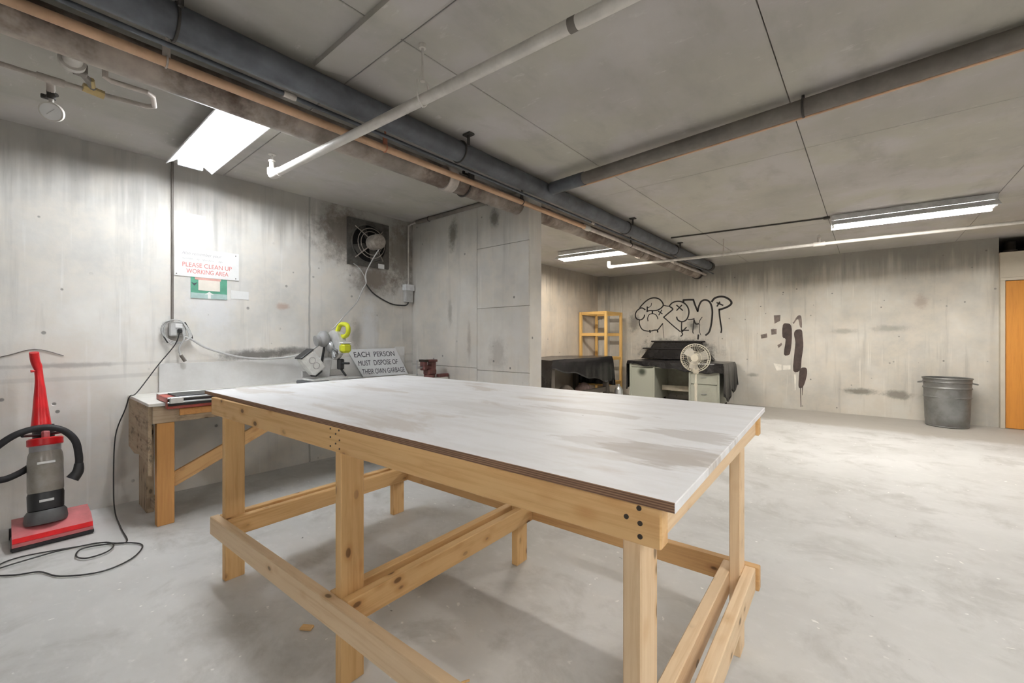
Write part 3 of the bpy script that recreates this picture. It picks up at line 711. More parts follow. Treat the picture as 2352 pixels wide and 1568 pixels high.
# ---------------------------------------------------------------- workbench along the left wall
BX0, BX1, BY0, BY1, BZ = -4.165, -3.46, 0.575, 3.06, 0.79
wb = thing('workbench', (-3.8, 1.8, 0), 'old wooden workbench with white top against the left wall', 'workbench')
MB().span((BX0, BY0, BZ - .02), (BX1, BY1, BZ), .002).build('bench_top', plain('bench_white', (0.72, 0.71, 0.67), 0.6, var=.08, scale=4, dirt=.35, dirtcol=(.4, .36, .3)), wb, False)
MB().span((BX0, 0.75, BZ), (BX0 + .022, 2.98, 1.01), .002).build('backboard', plain('backboard_white', (0.75, 0.75, 0.74), 0.6, var=.05, scale=3, dirt=.35, dirtcol=(.45, .42, .39)), wb, False)
board('fascia', (BX1 - .02, BY0 + .02, .715), (BX1 - .02, BY1, .715), .11, .036, M['weathered'], wb)
MB().span((BX1 - .002, .73, .70), (BX1 + .012, .92, .745), .002).build('cleat', M['bench_leg'], wb)
pp = [(-4.15, .77), (-3.49, .77), (-3.485, .33), (-3.53, .36), (-3.60, .40), (-3.78, .42), (-3.93, .40), (-4.15, .42)]
MB().prism(pp, frame((0, BY0 + .02, 0), (1, 0, 0), (0, 0, 1)), .018).build('end_panel', M['weathered'], wb, False)
board('leg', (-3.502, .663, 0), (-3.502, .663, .66), .09, .06, M['bench_leg'], wb, (0, 1, 0))
board('leg', (-3.93, .64, 0), (-3.93, .64, .60), .26, .04, M['weathered'], wb, (1, 0, 0))
board('leg', (-3.502, 2.95, 0), (-3.502, 2.95, .66), .09, .06, M['bench_leg'], wb, (0, 1, 0))
board('leg', (-4.10, 2.95, 0), (-4.10, 2.95, .77), .09, .06, M['weathered'], wb, (0, 1, 0))
board('brace', (-3.525, .70, .265), (-3.525, 1.50, .645), .088, .03, M['pine_dark'], wb)
board('foot_rail', (-3.52, .655, .09), (-4.10, .655, .06), .07, .03, M['weathered'], wb)

tl = thing('tile_cutter', (-3.45, .8, .79), 'red metal cutter with silver rails on the near end of the workbench', 'tool')
M['red_metal'] = plain('red_metal', (0.42, 0.07, 0.05), 0.45, var=.2, dirt=.3)
tlb = MB(); tlb.span((-3.70, .655, BZ + .001), (-3.405, 1.00, .826), .003); tlb.span((-3.45, .655, .752), (-3.405, 1.00, .80), .003)
tlb.build('body', M['red_metal'], tl)
MB().span((-3.62, .70, .8265), (-3.408, 1.10, .835), .002).build('deck', M['black_plastic'], tl)
MB().span((-3.412, .66, .772), (-3.393, 1.06, .83), .002).build('front_plate', M['black_plastic'], tl)
for z in (.823, .795): MB().cyl((-3.388, .655, z), (-3.388, 1.06, z), 0.006, seg=10).build('rail', M['steel'], tl)
MB().box((-3.384, .70, .809), (.02, .07, .04), None, .004).build('slide', M['alu'], tl)
MB().span((-3.70, .655, .8265), (-3.63, .90, .832), .001).build('guide_board', M['paper'], tl)

# mitre saw
ms = thing('miter_saw', (-3.8, 1.95, BZ), 'mitre saw with lime green handle on the workbench', 'saw')
b = MB(); b.span((-4.0, 1.70, BZ), (-3.66, 2.22, .825), .008); b.span((-3.68, 1.66, BZ), (-3.62, 2.24, .815), .006); b.build('base', plain('saw_dark_grey', (.10, .105, .115), .5), ms)
MB().cyl((-3.82, 1.95, .825), (-3.82, 1.95, .845), .15, seg=36).span((-3.93, 1.72, .825), (-3.70, 2.18, .842), .004).build('table', M['alu'], ms)
MB().span((-3.985, 1.74, .845), (-3.965, 2.17, .905), .004).build('fence', M['alu'], ms)
MB().box((-3.93, 1.93, .93), (.09, .10, .20), Matrix.Rotation(.25, 4, 'Y'), .015).tube([(-3.95, 1.94, .98), (-3.93, 1.95, 1.08), (-3.89, 1.96, 1.17)], lambda k: .04 - .01 * k, 12).build('arm', M['alu'], ms)
MB().tube([(-3.88, 1.865, .90), (-3.86, 1.90, 1.16)], .011, 8).build('spring_rod', M['black_plastic'], ms)
W = frame((-3.84, 1.765, .985), (0, .60, -.80), (0, .80, .60))
MB().box((0, 0, 0), (.20, .135, .12), None, .014).build('motor_housing', plain('saw_white', (.72, .72, .70), .45), ms, matrix=W)
MB().box((-.103, 0, 0), (.014, .14, .125), None, .004).box((.105, -.02, 0), (.03, .09, .09), None, .01).build('motor_cap', M['black_plastic'], ms, matrix=W)
MB().torus((.03, .0, .0615), .028, .003, None, 24, 6).torus((-.03, .0, .0615), .028, .003, None, 24, 6).build('housing_mark', M['ink_grey'], ms, matrix=W)
GW = frame((-3.83, 1.99, 1.135), (1, 0, 0), (0, 0, 1))
pr = [(.145 * math.cos(a), .145 * math.sin(a)) for a in [math.radians(d) for d in range(-30, 241, 15)]]
MB().prism(pr + [(-.05, -.06), (.06, -.05)], GW @ Matrix.Translation((0, 0, -.03)), .06).build('upper_guard', M['alu'], ms)
MB().lathe([(.02, -.020), (.125, -.020), (.132, -.012), (.132, .012), (.125, .020), (.02, .020)], 36, GW).build('lower_guard', plain('clear_guard', (.55, .53, .50), .25), ms)
MB().cyl((-3.83, 1.988, 1.13), (-3.83, 1.992, 1.13), .12, seg=40).build('blade', M['steel'], ms)
g = MB()
for k in range(4):
    a = math.radians(-75 + 22 * k)
    g.tube([(-3.82, 1.945, 1.12), (-3.82 + .10 * math.cos(a), 1.945, 1.11 + .10 * math.sin(a))], .011, 8)
g.ball((-3.83, 1.93, 1.13), .05, (1, .6, 1)).build('gear_case', M['steel'], ms)
MB().ball((-3.87, 1.89, 1.20), .07, (1, .8, 1.1), 20).cyl((-3.87, 1.82, 1.18), (-3.87, 1.92, 1.20), .05, seg=20).build('upper_housing', plain('saw_grey', (.30, .30, .30), .4), ms)
MB().tube([(-3.80, 1.99, 1.27), (-3.77, 2.0, 1.325), (-3.71, 2.0, 1.335), (-3.645, 2.0, 1.325), (-3.62, 2.0, 1.285), (-3.64, 2.0, 1.24), (-3.70, 2.0, 1.222), (-3.79, 2.0, 1.23)], .021, 12, smooth=4).build('handle', M['lime'], ms)
MB().box((-3.675, 2.0, 1.115), (.085, .09, .085), None, .02).build('front_motor', M['lime'], ms)
MB().box((-3.675, 2.0, 1.163), (.075, .085, .016), None, .006).build('motor_collar', M['paper'], ms)
k = MB(); k.box((-3.76, 2.0, .965), (.06, .05, .10), None, .01); k.tube([(-3.73, 2.0, .975), (-3.66, 2.03, .975)], .010, 8); k.tube([(-3.75, 2.0, .92), (-3.70, 2.02, .86)], .010, 8); k.build('bevel_clamp', M['black_plastic'], ms)

# bench vise
vs = thing('bench_vise', (-3.58, 2.93, BZ), 'small maroon bench vise at the far end of the workbench', 'vise')
M['maroon'] = plain('maroon_paint', (.16, .055, .05), .5, var=.25, dirt=.3)
b = MB(); b.cyl((-3.58, 2.90, BZ), (-3.58, 2.90, .82), .06, seg=20); b.span((-3.63, 2.85, .82), (-3.53, 2.96, .88), .01); b.build('base', M['maroon'], vs)
b = MB(); b.span((-3.62, 2.90, .87), (-3.54, 2.96, .965), .008); b.span((-3.63, 2.88, .955), (-3.53, 2.97, .98), .004); b.span((-3.61, 2.81, .88), (-3.55, 2.93, .92), .006); b.span((-3.62, 2.80, .87), (-3.54, 2.845, .965), .008); b.build('body', M['maroon'], vs)
MB().span((-3.635, 2.80, .958), (-3.525, 2.845, .982), .002).build('jaw', M['screw'], vs)
h = MB(); h.cyl((-3.58, 2.80, .90), (-3.58, 2.73, .90), .012); h.cyl((-3.58, 2.735, .83), (-3.58, 2.735, .97), .006, seg=8); h.ball((-3.58, 2.735, .83), .011); h.ball((-3.58, 2.735, .97), .011); h.build('screw_handle', M['steel'], vs)
bar = MB().span((-3.56, 2.975, BZ), (-3.50, 3.10, .825), .003).build('steel_bar', M['maroon'], None)
tag(bar, 'short dark red bar lying beside the maroon vise', 'bar')
bl = MB().tube([(-3.72, 1.32, BZ + .006), (-3.70, 1.45, BZ + .006), (-3.71, 1.60, BZ + .006)], .005, 6, smooth=4).build('metal_rod', M['screw'], None)
tag(bl, 'thin dark rod lying on the bench beside the mitre saw', 'rod')
rg = MB().torus((-3.95, .93, BZ + .006), .03, .005).build('metal_ring', M['screw'], None)
tag(rg, 'small dark ring on the bench near the backboard', 'ring')

# hand-lettered sign leaning at the back of the bench
SW = frame((-4.085, 2.425, .795), (0, 1, 0), (-.06, 0, .29))
sg = MB().prism([(0, 0), (.565, 0), (.435, .305), (-.155, .30)], SW, .006).build('garbage_sign', plain('sign_white', (.80, .81, .83), .6, var=.03), None, False)
tag(sg, 'white sign hand-lettered EACH PERSON MUST DISPOSE OF THEIR OWN GARBAGE', 'sign')
for txt, x, y, w, s in (('EACH  PERSON', -.085, .215, .50, .08), ('MUST  DISPOSE OF', -.045, .122, .49, .08), ('THEIR OWN GARBAGE', -.01, .028, .535, .08)):
    lettering(txt, s, w, SW @ Matrix.Translation((x, y, .006)), M['ink_black'], sg, -.12)
s2 = MB().box((-4.162, 2.93, 1.0), (.004, .14, .22)).build('paper_sheet', M['paper'], None, False)
tag(s2, 'small white sheet half hidden behind the garbage sign', 'paper')

# papers on the wall
def wall_sheet(name, y0, y1, z0, z1, mat, label, cat, off=.003, skew=0.0):
    W = frame((LEFT + off - .003, y0, z0), (0, 1, 0), (0, 0, 1))
    w, h = y1 - y0, z1 - z0
    o = MB().prism([(0, 0), (w, -skew), (w, h - skew), (0, h)], W, .003).build(name, mat, None, False)
    return tag(o, label, cat), W @ Matrix.Translation((0, 0, .003))
ps, W = wall_sheet('notice_sheet', .848, 1.052, 1.90, 2.205, M['paper'], 'white printed notice taped above the red lettered sign', 'paper')
for k in range(9):
    w = .10 + .03 * math.sin(k * 2.1)
    MB().box((.10, .24 - k * .022, .0004), (w, .004, .0006)).build('print_line', M['ink_faint'], ps, False, matrix=W)
cs, W = wall_sheet('cleanup_sign', .848, 1.292, 1.70, 1.93, M['paper'], 'white sign with red lettering PLEASE CLEAN UP WORKING AREA', 'sign', .007)
lettering('Also remember your', .035, .27, W @ Matrix.Translation((.045, .175, 0)), M['ink_grey'], cs, .25)
for x0, n in ((.05, 7), (.145, 2), (.18, 8), (.295, 3)):
    MB().tube([(x0 + .0055 * k, .142 + (.006 if k % 2 else -.004) + .003 * math.sin(k * 2.3), .0006) for k in range(2 * n)], .0009, 5, smooth=3).build('handwriting', M['ink_grey'], cs, matrix=W)
lettering('PLEASE CLEAN UP', .05, .34, W @ Matrix.Translation((.05, .078, 0)), M['ink_red'], cs)
lettering('WORKING AREA', .05, .29, W @ Matrix.Translation((.075, .028, 0)), M['ink_red'], cs)
for y, z in ((.42, .21), (.42, .015), (.012, .015)): MB().cyl((y, z, 0), (y, z, .003), .004, seg=8).build('tack', M['screw'], cs, matrix=W)
M['green'] = plain('green_card', (.09, .30, .20), .6, var=.2, scale=6); M['teal'] = plain('teal_card', (.40, .53, .51), .6); M['cream'] = plain('cream_card', (.76, .70, .62), .7, var=.04); M['pink'] = plain('pink_card', (.66, .38, .33), .7)
gs, W = wall_sheet('green_notice', .952, 1.205, 1.53, 1.70, M['green'], 'green notice with an arrow under the red lettered sign', 'sign', .0045)
MB().box((.126, .022, .0008), (.25, .044, .0016)).build('lower_band', M['teal'], gs, False, matrix=W)
MB().box((.126, .115, .001), (.15, .10, .002)).build('card', M['cream'], gs, False, matrix=W)
MB().box((.118, .16, .0015), (.18, .018, .003)).build('strip', M['pink'], gs, False, matrix=W)
MB().prism([(.115, 0), (.137, 0), (.137, .035), (.158, .035), (.126, .058), (.094, .035), (.115, .035)], W @ Matrix.Translation((0, 0, .0017)), .001).build('arrow', M['paper'], gs, False)
MB().prism([(.002, .128), (.022, .118), (.045, .128), (.024, .10)], W @ Matrix.Translation((0, 0, .001)), .001).build('check_mark', M['ink_black'], gs, False)
ws, _ = wall_sheet('paper_scrap', 1.235, 1.37, 1.545, 1.615, M['paper'], 'small blank white paper right of the green notice', 'paper', .003, .004)

# outlet with cord bundle, conduit from the ceiling
ou = thing('outlet_box', (LEFT, .85, 1.28), 'grey outlet box with a wound cord at the end of the thin wall conduit', 'outlet')
MB().cyl((LEFT + .012, .834, 1.33), (LEFT + .012, .834, CEIL), .008, seg=10).build('conduit', M['pipe_waste'], ou)
MB().span((LEFT, .81, 1.22), (LEFT + .045, .915, 1.335), .008).build('box', M['cable_grey'], ou)
MB().span((LEFT + .045, .845, 1.285), (LEFT + .049, .89, 1.318), .001).build('faceplate', M['paper'], ou)
MB().box((LEFT + .06, .87, 1.262), (.04, .03, .035), None, .008).build('plug', M['black_plastic'], ou)
MB().tube([(LEFT + .04, .795, 1.335), (LEFT + .045, .768, 1.25), (LEFT + .045, .80, 1.17)], .006, 8, smooth=5).tube([(LEFT + .045, .905, 1.33), (LEFT + .045, .945, 1.24), (LEFT + .045, .955, 1.185)], .006, 8, smooth=5).build('black_cord', M['cable_black'], ou)
bun = MB()
for k in range(3): bun.tube([(LEFT + .05 + .008 * k, .80 - .01 * k, 1.33), (LEFT + .05, .775 - .008 * k, 1.25), (LEFT + .05, .82, 1.16 + .012 * k), (LEFT + .055, .90, 1.18), (LEFT + .055, .93 + .008 * k, 1.23), (LEFT + .05, .88, 1.34)], .004, 8, smooth=5, closed=True)
bun.build('cord_bundle', M['cable_grey'], ou)
MB().tube([(LEFT + .06, .88, 1.27), (LEFT + .07, .895, 1.20), (LEFT + .06, .866, 1.13), (LEFT + .06, .876, 1.07)], .007, 8, smooth=5).build('lead', M['cable_grey'], ou)
MB().tube([(LEFT + .06, .876, 1.075), (LEFT + .055, .905, 1.025)], .012, 10).build('lead_plug', M['pipe_waste'], ou)
cb = MB().tube([(LEFT + .055, .90, 1.215), (LEFT + .05, .95, 1.195), (LEFT + .06, 1.06, 1.12), (LEFT + .06, 1.31, 1.04), (LEFT + .08, 1.59, 1.025), (LEFT + .16, 1.80, 1.075), (-3.90, 1.90, 1.17), (-3.84, 1.93, 1.22)], .0085, 8, smooth=6).build('saw_cable', M['cable_grey'], None)
tag(cb, 'grey cable sagging along the wall to the mitre saw', 'cable')
dc = MB().tube([(LEFT + .075, .865, 1.25), (LEFT + .06, .84, 1.155), (LEFT + .07, .735, 1.0), (-4.06, .61, .812), (-4.04, .568, .79), (-4.05, .545, .70), (-4.11, .50, .5), (-4.06, .485, .15), (-3.95, .48, .01), (-3.60, .465, .008), (-3.334, .453, .008),
    (-3.444, .354, .008), (-3.472, .275, .008), (-3.51, .184, .008), (-3.55, .06, .008), (-3.52, -.02, .008), (-3.40, -.05, .008), (-3.30, .03, .008), (-3.25, .11, .008), (-3.11, .175, .008), (-3.012, .309, .008), (-3.058, .433, .008), (-3.20, .505, .008), (-3.30, .47, .009),
    (-3.38, .37, .012), (-3.41, .275, .012), (-3.32, .246, .012), (-3.245, .282, .012), (-3.25, .36, .014), (-3.33, .398, .014), (-3.42, .36, .014), (-3.47, .20, .014), (-3.46, .06, .014), (-3.44, -.25, .008), (-3.6, -.6, .008)], .0038, 8, smooth=6).build('power_cord', M['cable_black'], None)
tag(dc, 'black power cord hanging from the outlet and coiled on the floor', 'cord')
wc = MB().tube([(LEFT + .006, -.3, 1.02), (LEFT + .006, -.025, 1.086), (LEFT + .006, .12, 1.132), (LEFT + .006, .25, 1.086)], .003, 6, smooth=5).build('wall_wire', M['pipe_waste'], None)
tag(wc, 'thin wire stuck to the wall above the vacuum handle', 'wire')

# exhaust fan
ef = thing('exhaust_fan', (LEFT, 2.53, 1.98), 'dusty square exhaust fan mounted high on the left wall', 'fan')
M['fan_grey'] = plain('dusty_fan_steel', (.10, .095, .085), .7, .2, var=.3, dirt=.4); M['fan_motor'] = plain('dusty_motor', (.30, .265, .23), .7, var=.25, scale=25); M['hole'] = plain('fan_shaft_dark', (.012, .011, .01), .9)
fc = Vector((0, 2.53, 2.228))
W = frame((LEFT, 2.53, 2.228), (0, 1, 0), (0, 0, 1))
hb = MB(); N = 40; h = .245; sq = []; ci = []
for k in range(N):
    a = 2 * PI * k / N; c, s = math.cos(a), math.sin(a); q = h / max(abs(c), abs(s))
    sq.append((q * c, q * s)); ci.append((.205 * c, .205 * s))
for z in (.03, .0):
    A = [hb.bm.verts.new((x, y, z)) for x, y in sq]; B = [hb.bm.verts.new((x, y, z - (.0 if z else 0))) for x, y in ci]
    for k in range(N): hb.bm.faces.new((A[k], A[(k + 1) % N], B[(k + 1) % N], B[k]) if z else (B[k], B[(k + 1) % N], A[(k + 1) % N], A[k]))
    if z: A0, B0 = A, B
for k in range(N):
    hb.bm.faces.new((A[k], A[(k + 1) % N], A0[(k + 1) % N], A0[k])); hb.bm.faces.new((B0[k], B0[(k + 1) % N], B[(k + 1) % N], B[k]))
hb.torus((0, 0, .03), .205, .008); hb.build('frame', M['fan_grey'], ef, matrix=W)
MB().cyl((0, 0, .001), (0, 0, .004), .204, seg=40).build('shaft', M['hole'], ef, matrix=W)
for k in range(4):
    R = Matrix.Rotation(k * PI / 2 + .5, 4, 'Z') @ Matrix.Rotation(.45, 4, 'X')
    MB().prism([(.05, -.03), (.19, -.07), (.195, .05), (.05, .03)], R @ Matrix.Translation((0, 0, .0)), .003).build('blade', M['fan_grey'], ef, matrix=W @ Matrix.Translation((0, 0, .035)))
g = MB()
for r in (.16, .125): g.torus((0, 0, .075), r, .0045)
for k in range(4):
    a = PI / 4 + k * PI / 2
    g.tube([(.07 * math.cos(a), .07 * math.sin(a), .10), (.235 * math.cos(a), .235 * math.sin(a), .032)], .006, 6)
g.build('guard', M['fan_motor'], ef, matrix=W)
MB().lathe([(.055, .06), (.072, .075), (.08, .10), (.08, .21), (.07, .232), (.03, .238)], 28).build('motor', M['fan_motor'], ef, matrix=W)
MB().box((.145, -.225, .032), (.075, .05, .006), None, .001).build('rating_label', M['paper'], ef, matrix=W)
fw = MB().tube([(-3.98, 2.55, 2.155), (-4.02, 2.50, 2.05), (-4.09, 2.46, 1.90), (-4.13, 2.485, 1.80), (-4.13, 2.44, 1.72), (-4.05, 2.33, 1.58), (-3.92, 2.12, 1.42), (-3.85, 2.0, 1.32), (-3.835, 1.955, 1.29)], .006, 8, smooth=5)
fw.tube([(-4.13, 2.34, 1.99), (-4.135, 2.40, 1.96), (-4.13, 2.46, 1.88), (-4.13, 2.485, 1.80)], .005, 8, smooth=5)
tag(fw.build('fan_cable', M['cable_grey'], None), 'pale cable hanging from the exhaust fan', 'cable')
f2 = MB().tube([(-4.135, 2.485, 1.79), (-4.14, 2.59, 1.69), (-4.145, 2.80, 1.60), (-4.145, 2.95, 1.588), (-4.14, 3.02, 1.60), (-4.13, 3.035, 1.64)], .0075, 8, smooth=5).build('dark_cable', M['cable_black'], None)
tag(f2, 'dark cable running from the fan to the switch box', 'cable')
sb = thing('switch_box', (LEFT, 3.05, 1.64), 'switch box with white cover and bent conduit in the wall corner', 'switch')
MB().span((LEFT, 2.99, 1.63), (LEFT + .055, 3.09, 1.78), .004).build('box', M['cable_grey'], sb)
MB().span((LEFT + .0, 2.975, 1.765), (LEFT + .07, 3.10, 1.835), .004).build('cover', M['white_metal'], sb)
MB().tube([(LEFT + .03, 3.04, 1.83), (LEFT + .03, 3.04, 2.46), (LEFT + .04, 3.05, 2.53), (LEFT + .10, 3.07, 2.553), (LEFT + .16, 3.07, 2.553)], .010, 10, smooth=4).build('conduit', M['pipe_white'], sb)

# ---------------------------------------------------------------- upright vacuum cleaner
vc = thing('vacuum_cleaner', (-3.80, .18, 0), 'red upright vacuum cleaner with black hose standing by the wall', 'vacuum')
M['vac_red'] = plain('vacuum_red', (.62, .012, .016), .28, var=.1); M['vac_dusty'] = plain('dusty_red_plastic', (.58, .17, .18), .4, var=.25, scale=5); M['vac_grey'] = plain('vacuum_dark_grey', (.09, .088, .09), .45)
BW = frame((0, .02, 0), (1, 0, 0), (0, 0, 1)) @ Matrix.Translation((0, 0, 0))
prof = [(-3.95, .022), (-3.665, .022), (-3.655, .05), (-3.672, .075), (-3.76, .105), (-3.95, .112)]
MB().prism(prof, frame((0, .345, 0), (1, 0, 0), (0, 0, 1)), .325).build('base', M['vac_dusty'], vc)
MB().prism([(-3.66, .045), (-3.650, .055), (-3.664, .078), (-3.674, .072)], frame((0, .343, 0), (1, 0, 0), (0, 0, 1)), .321).build('front_trim', M['vac_red'], vc)
MB().span((-3.94, .015, .004), (-3.66, .35, .03), .006).build('bumper', M['black_plastic'], vc)
for y in (.01, .33): MB().cyl((-3.92, y, .035), (-3.92, y + .025, .035), .034, seg=18).build('wheel', M['black_plastic'], vc)
A = Vector((-3.785, .155, .10)); B = Vector((-3.885, .155, .62)); ax = (B - A).normalized()
VW = frame(A, (0, 1, 0), Vector((-ax.z, 0, ax.x)) * -1); VW = Matrix.Translation(A) @ ax.to_track_quat('Z', 'Y').to_matrix().to_4x4()
def vz(k): return A + (B - A) * k
MB().lathe([(.088, 0), (.092, .02), (.088, .06), (.078, .075)], 28, VW).build('neck', M['vac_grey'], vc)
MB().lathe([(.070, .075), (.076, .08), (.078, .165), (.074, .18)], 28, VW).build('dust_cup', M['black_plastic'], vc, label='dark lower dust cup')
nb = NT('cloudy_bin'); cbin = nb.mix(nb.ss(nb.noise(nb.obj, 12, 5, .6), .35, .7), (.40, .36, .31), (.52, .48, .43))
M['bin'] = nb.done(cbin, .22, Transmission_Weight=.35)
MB().lathe([(.074, .18), (.077, .19), (.077, .36), (.074, .40), (.066, .425)], 28, VW).build('dust_bin', M['bin'], vc, label='cloudy plastic dust bin')
MB().lathe([(.066, .415), (.068, .425), (.068, .465), (.062, .47)], 28, VW).build('bin_neck', plain('bin_grey', (.33, .33, .34), .35), vc)
MB().lathe([(.072, .455), (.078, .46), (.078, .495), (.070, .502)], 28, VW).build('bin_cap', M['vac_red'], vc)
MB().box(vz(.985) + Vector((.03, 0, 0)), (.05, .035, .06), None, .01).build('cap_latch', M['vac_dusty'], vc)
for z, w in ((.355, .075), (.135, .06)):
    q = VW @ Vector((0, 0, z)); MB().box(q + Vector((.078 if z > .2 else .079, 0, .012)), (.003, w, .014), Matrix.Rotation(-.19, 4, 'Y'), .001).build('badge', M['alu'], vc)
MB().tube([(-3.90, .155, .08), (-3.945, .155, .35), (-3.965, .15, .66)], .048, 12).build('spine', M['black_plastic'], vc)
hp = [(-3.955, .142, .645), (-3.965, .14, .72), (-3.985, .138, .82), (-4.00, .136, .92), (-4.01, .130, 1.01), (-4.005, .118, 1.06), (-3.99, .112, 1.115)]
MB().tube(hp, lambda k: .047 - .028 * min(1, k / .55) + (.003 if k > .7 else 0), 16, smooth=4).build('handle', M['vac_red'], vc)
MB().tube([(-4.005, .13, 1.0), (-4.0, .098, .998)], .008, 8).build('cord_hook', M['vac_red'], vc)
hs = [(-3.90, .10, .43), (-3.85, .05, .405), (-3.79, -.02, .395), (-3.77, -.085, .44), (-3.765, -.08, .53), (-3.76, -.02, .605), (-3.76, .05, .655), (-3.765, .14, .672), (-3.765, .22, .645), (-3.77, .275, .57), (-3.775, .292, .47), (-3.775, .292, .42)]
MB().tube(hs, .0185, 14, smooth=5).build('hose', M['black_rubber'], vc)
MB().tube([(-3.775, .292, .425), (-3.772, .288, .375), (-3.765, .262, .335)], lambda k: .021 + .012 * k, 14, smooth=4).build('nozzle', M['black_plastic'], vc)
MB().cyl((-3.95, .155, .60), (-3.76, .235, .635), .008, seg=8).cyl((-3.95, .155, .60), (-3.76, .06, .635), .008, seg=8).build('hose_holder', M['black_plastic'], vc)

# ---------------------------------------------------------------- draped plastic sheets
def drape(name, x0, x1, y0, y1, z, dl, dr, df, db, label, nx=46, ny=46, seed=1, over=None):
    """plastic sheet on a top, hanging over each side by the lengths dl/dr/df/db (functions of position along the edge)"""
    rnd = random.Random(seed); ph = [rnd.uniform(0, 6.28) for _ in range(8)]
    def wav(s): return .5 * math.sin(9 * s + ph[0]) + .3 * math.sin(21 * s + ph[1]) + .2 * math.sin(37 * s + ph[2])
    def axis(a, b, n): 
        k = max(4, n // 5)
        return [(-1, (k - i) / k) for i in range(k)] + [(0, i / (n - 1)) for i in range(n)] + [(1, (i + 1) / k) for i in range(k)]
    U = axis(x0, x1, nx); V = axis(y0, y1, ny); bm = bmesh.new(); G = []
    for su, fu in U:
        row = []
        for sv, fv in V:
            x = x0 if su < 0 else x1 if su > 0 else x0 + (x1 - x0) * fu
            y = y0 if sv < 0 else y1 if sv > 0 else y0 + (y1 - y0) * fv
            zz = z + .006 * math.sin(5 * x + ph[3]) * math.sin(4 * y + ph[4]) + .004 * wav(x + y)
            if over: zz += over(x, y)
            dx = ((dl(y) if su < 0 else dr(y)) * fu) if su else 0.0
            dy = ((df(x) if sv < 0 else db(x)) * fv) if sv else 0.0
            d = max(dx, dy); zz -= d
            ox = su * (.012 + .05 * dx * (.6 + wav(y * 1.3)) + (.03 * dx if sv else 0)) if su else 0
            oy = sv * (.012 + .05 * dy * (.6 + wav(x * 1.3)) + (.03 * dy if su else 0)) if sv else 0
            row.append(bm.verts.new((x + ox, y + oy, zz)))
        G.append(row)
    for i in range(len(G) - 1):
        for j in range(len(V) - 1): bm.faces.new((G[i][j], G[i + 1][j], G[i + 1][j + 1], G[i][j + 1]))
    m = MB(); m.bm.free(); m.bm = bm
    o = m.build(name, M['tarp'], None)
    s = o.modifiers.new('thickness', 'SOLIDIFY'); s.thickness = .004; s.offset = 1
    return tag(o, label, 'tarp')

# ---------------------------------------------------------------- steel desk with pedestal fan
dk = thing('steel_desk', (-2.75, 8.2, 0), 'grey-green steel desk under a black plastic sheet', 'desk')
M['desk'] = plain('desk_green', (.36, .37, .31), .5, var=.08, scale=3, dirt=.25)
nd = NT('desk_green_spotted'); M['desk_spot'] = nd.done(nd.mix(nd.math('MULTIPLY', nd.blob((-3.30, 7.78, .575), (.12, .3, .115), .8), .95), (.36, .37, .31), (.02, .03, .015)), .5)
M['desk_in'] = plain('desk_inside', (.26, .25, .20), .6)
D0, D1, DY0, DY1 = -3.55, -1.93, 7.78, 8.58
MB().span((D0, DY0, .73), (D1, DY1, .77), .004).build('desk_top', M['desk'], dk)
for a, b in ((D0 + .02, -3.07), (-2.42, D1 - .02)):
    p = MB().span((a, DY0 + .03, .06), (b, DY1 - .02, .73), .006).build('pedestal', M['desk'], dk)
    w = b - a
    if a < -3: zs = ((.08, .655), (.665, .725))
    else: zs = ((.08, .40), (.41, .655), (.665, .725))
    for z0, z1 in zs:
        d = MB().span((a + .012, DY0 + .005, z0), (b - .012, DY0 + .035, z1), .004).build('drawer', M['desk_spot'] if (a < -3 and z0 == .08) else M['desk'], dk)
        if z0 != .08 or a > -3: MB().box(((a + b) / 2, DY0 - .004, (z0 + z1) / 2), (.09, .015, .012), None, .003).build('handle', M['steel'], d)
    for x in (a, b): MB().span((x - .018, DY0 - .005, .06), (x + .018, DY0 + .02, .74), .003).build('edge_strip', M['desk'], dk)
    for x in (a + .05, b - .05):
        for y in (DY0 + .1, DY1 - .1): MB().cyl((x, y, 0), (x, y, .07), .02, seg=10).build('foot', M['screw'], dk)
MB().span((-3.07, DY1 - .06, .12), (-2.42, DY1 - .04, .73), .002).build('modesty_panel', M['desk_in'], dk)
MB().span((-3.07, DY0 + .01, .655), (-2.42, DY0 + .04, .675), .003).build('kneehole_rail', M['desk'], dk)
MB().span((-3.07, DY0 + .42, .21), (-2.42, DY0 + .44, .31), .003).build('cross_bar', plain('desk_bar', (.50, .45, .36), .6), dk)
def lerp(a, b, t): t = max(0, min(1, t)); return a + (b - a) * t
drape('plastic_sheet', D0 - .03, D1 + .06, DY0 - .02, DY1, .778, lambda y: lerp(.55, .3, (y - DY0) / .8), lambda y: lerp(.62, .45, (y - DY0) / .8) * (1 - .12 * math.sin(14 * y)),
      lambda x: lerp(.05, .17, (x - D0) / 1.3) + .015 * math.sin(17 * x), lambda x: .03, 'black plastic sheet draped over the steel desk', seed=4)
# black covered shelves against the wall on the desk
cv = thing('covered_shelf', (-2.9, 8.6, .79), 'low stepped shelf wrapped in black plastic on the desk', 'shelf')
m = MB(); m.prism([(-3.62, .80), (-2.22, .80), (-2.38, 1.0), (-3.46, 1.0)], frame((0, 8.655, 0), (1, 0, 0), (0, 0, 1)), .17); m.build('lower_step', M['tarp'], cv)
m = MB(); m.prism([(-3.46, 1.0), (-2.42, 1.0), (-2.46, 1.14), (-3.36, 1.14)], frame((0, 8.655, 0), (1, 0, 0), (0, 0, 1)), .10); m.build('upper_step', M['tarp'], cv)
for z, x0, x1, d in ((1.005, -3.58, -2.36, .20), (1.148, -3.42, -2.40, .14)): MB().span((x0, 8.655 - d, z - .012), (x1, 8.655, z + .014), .008).build('ledge', M['spray'], cv)

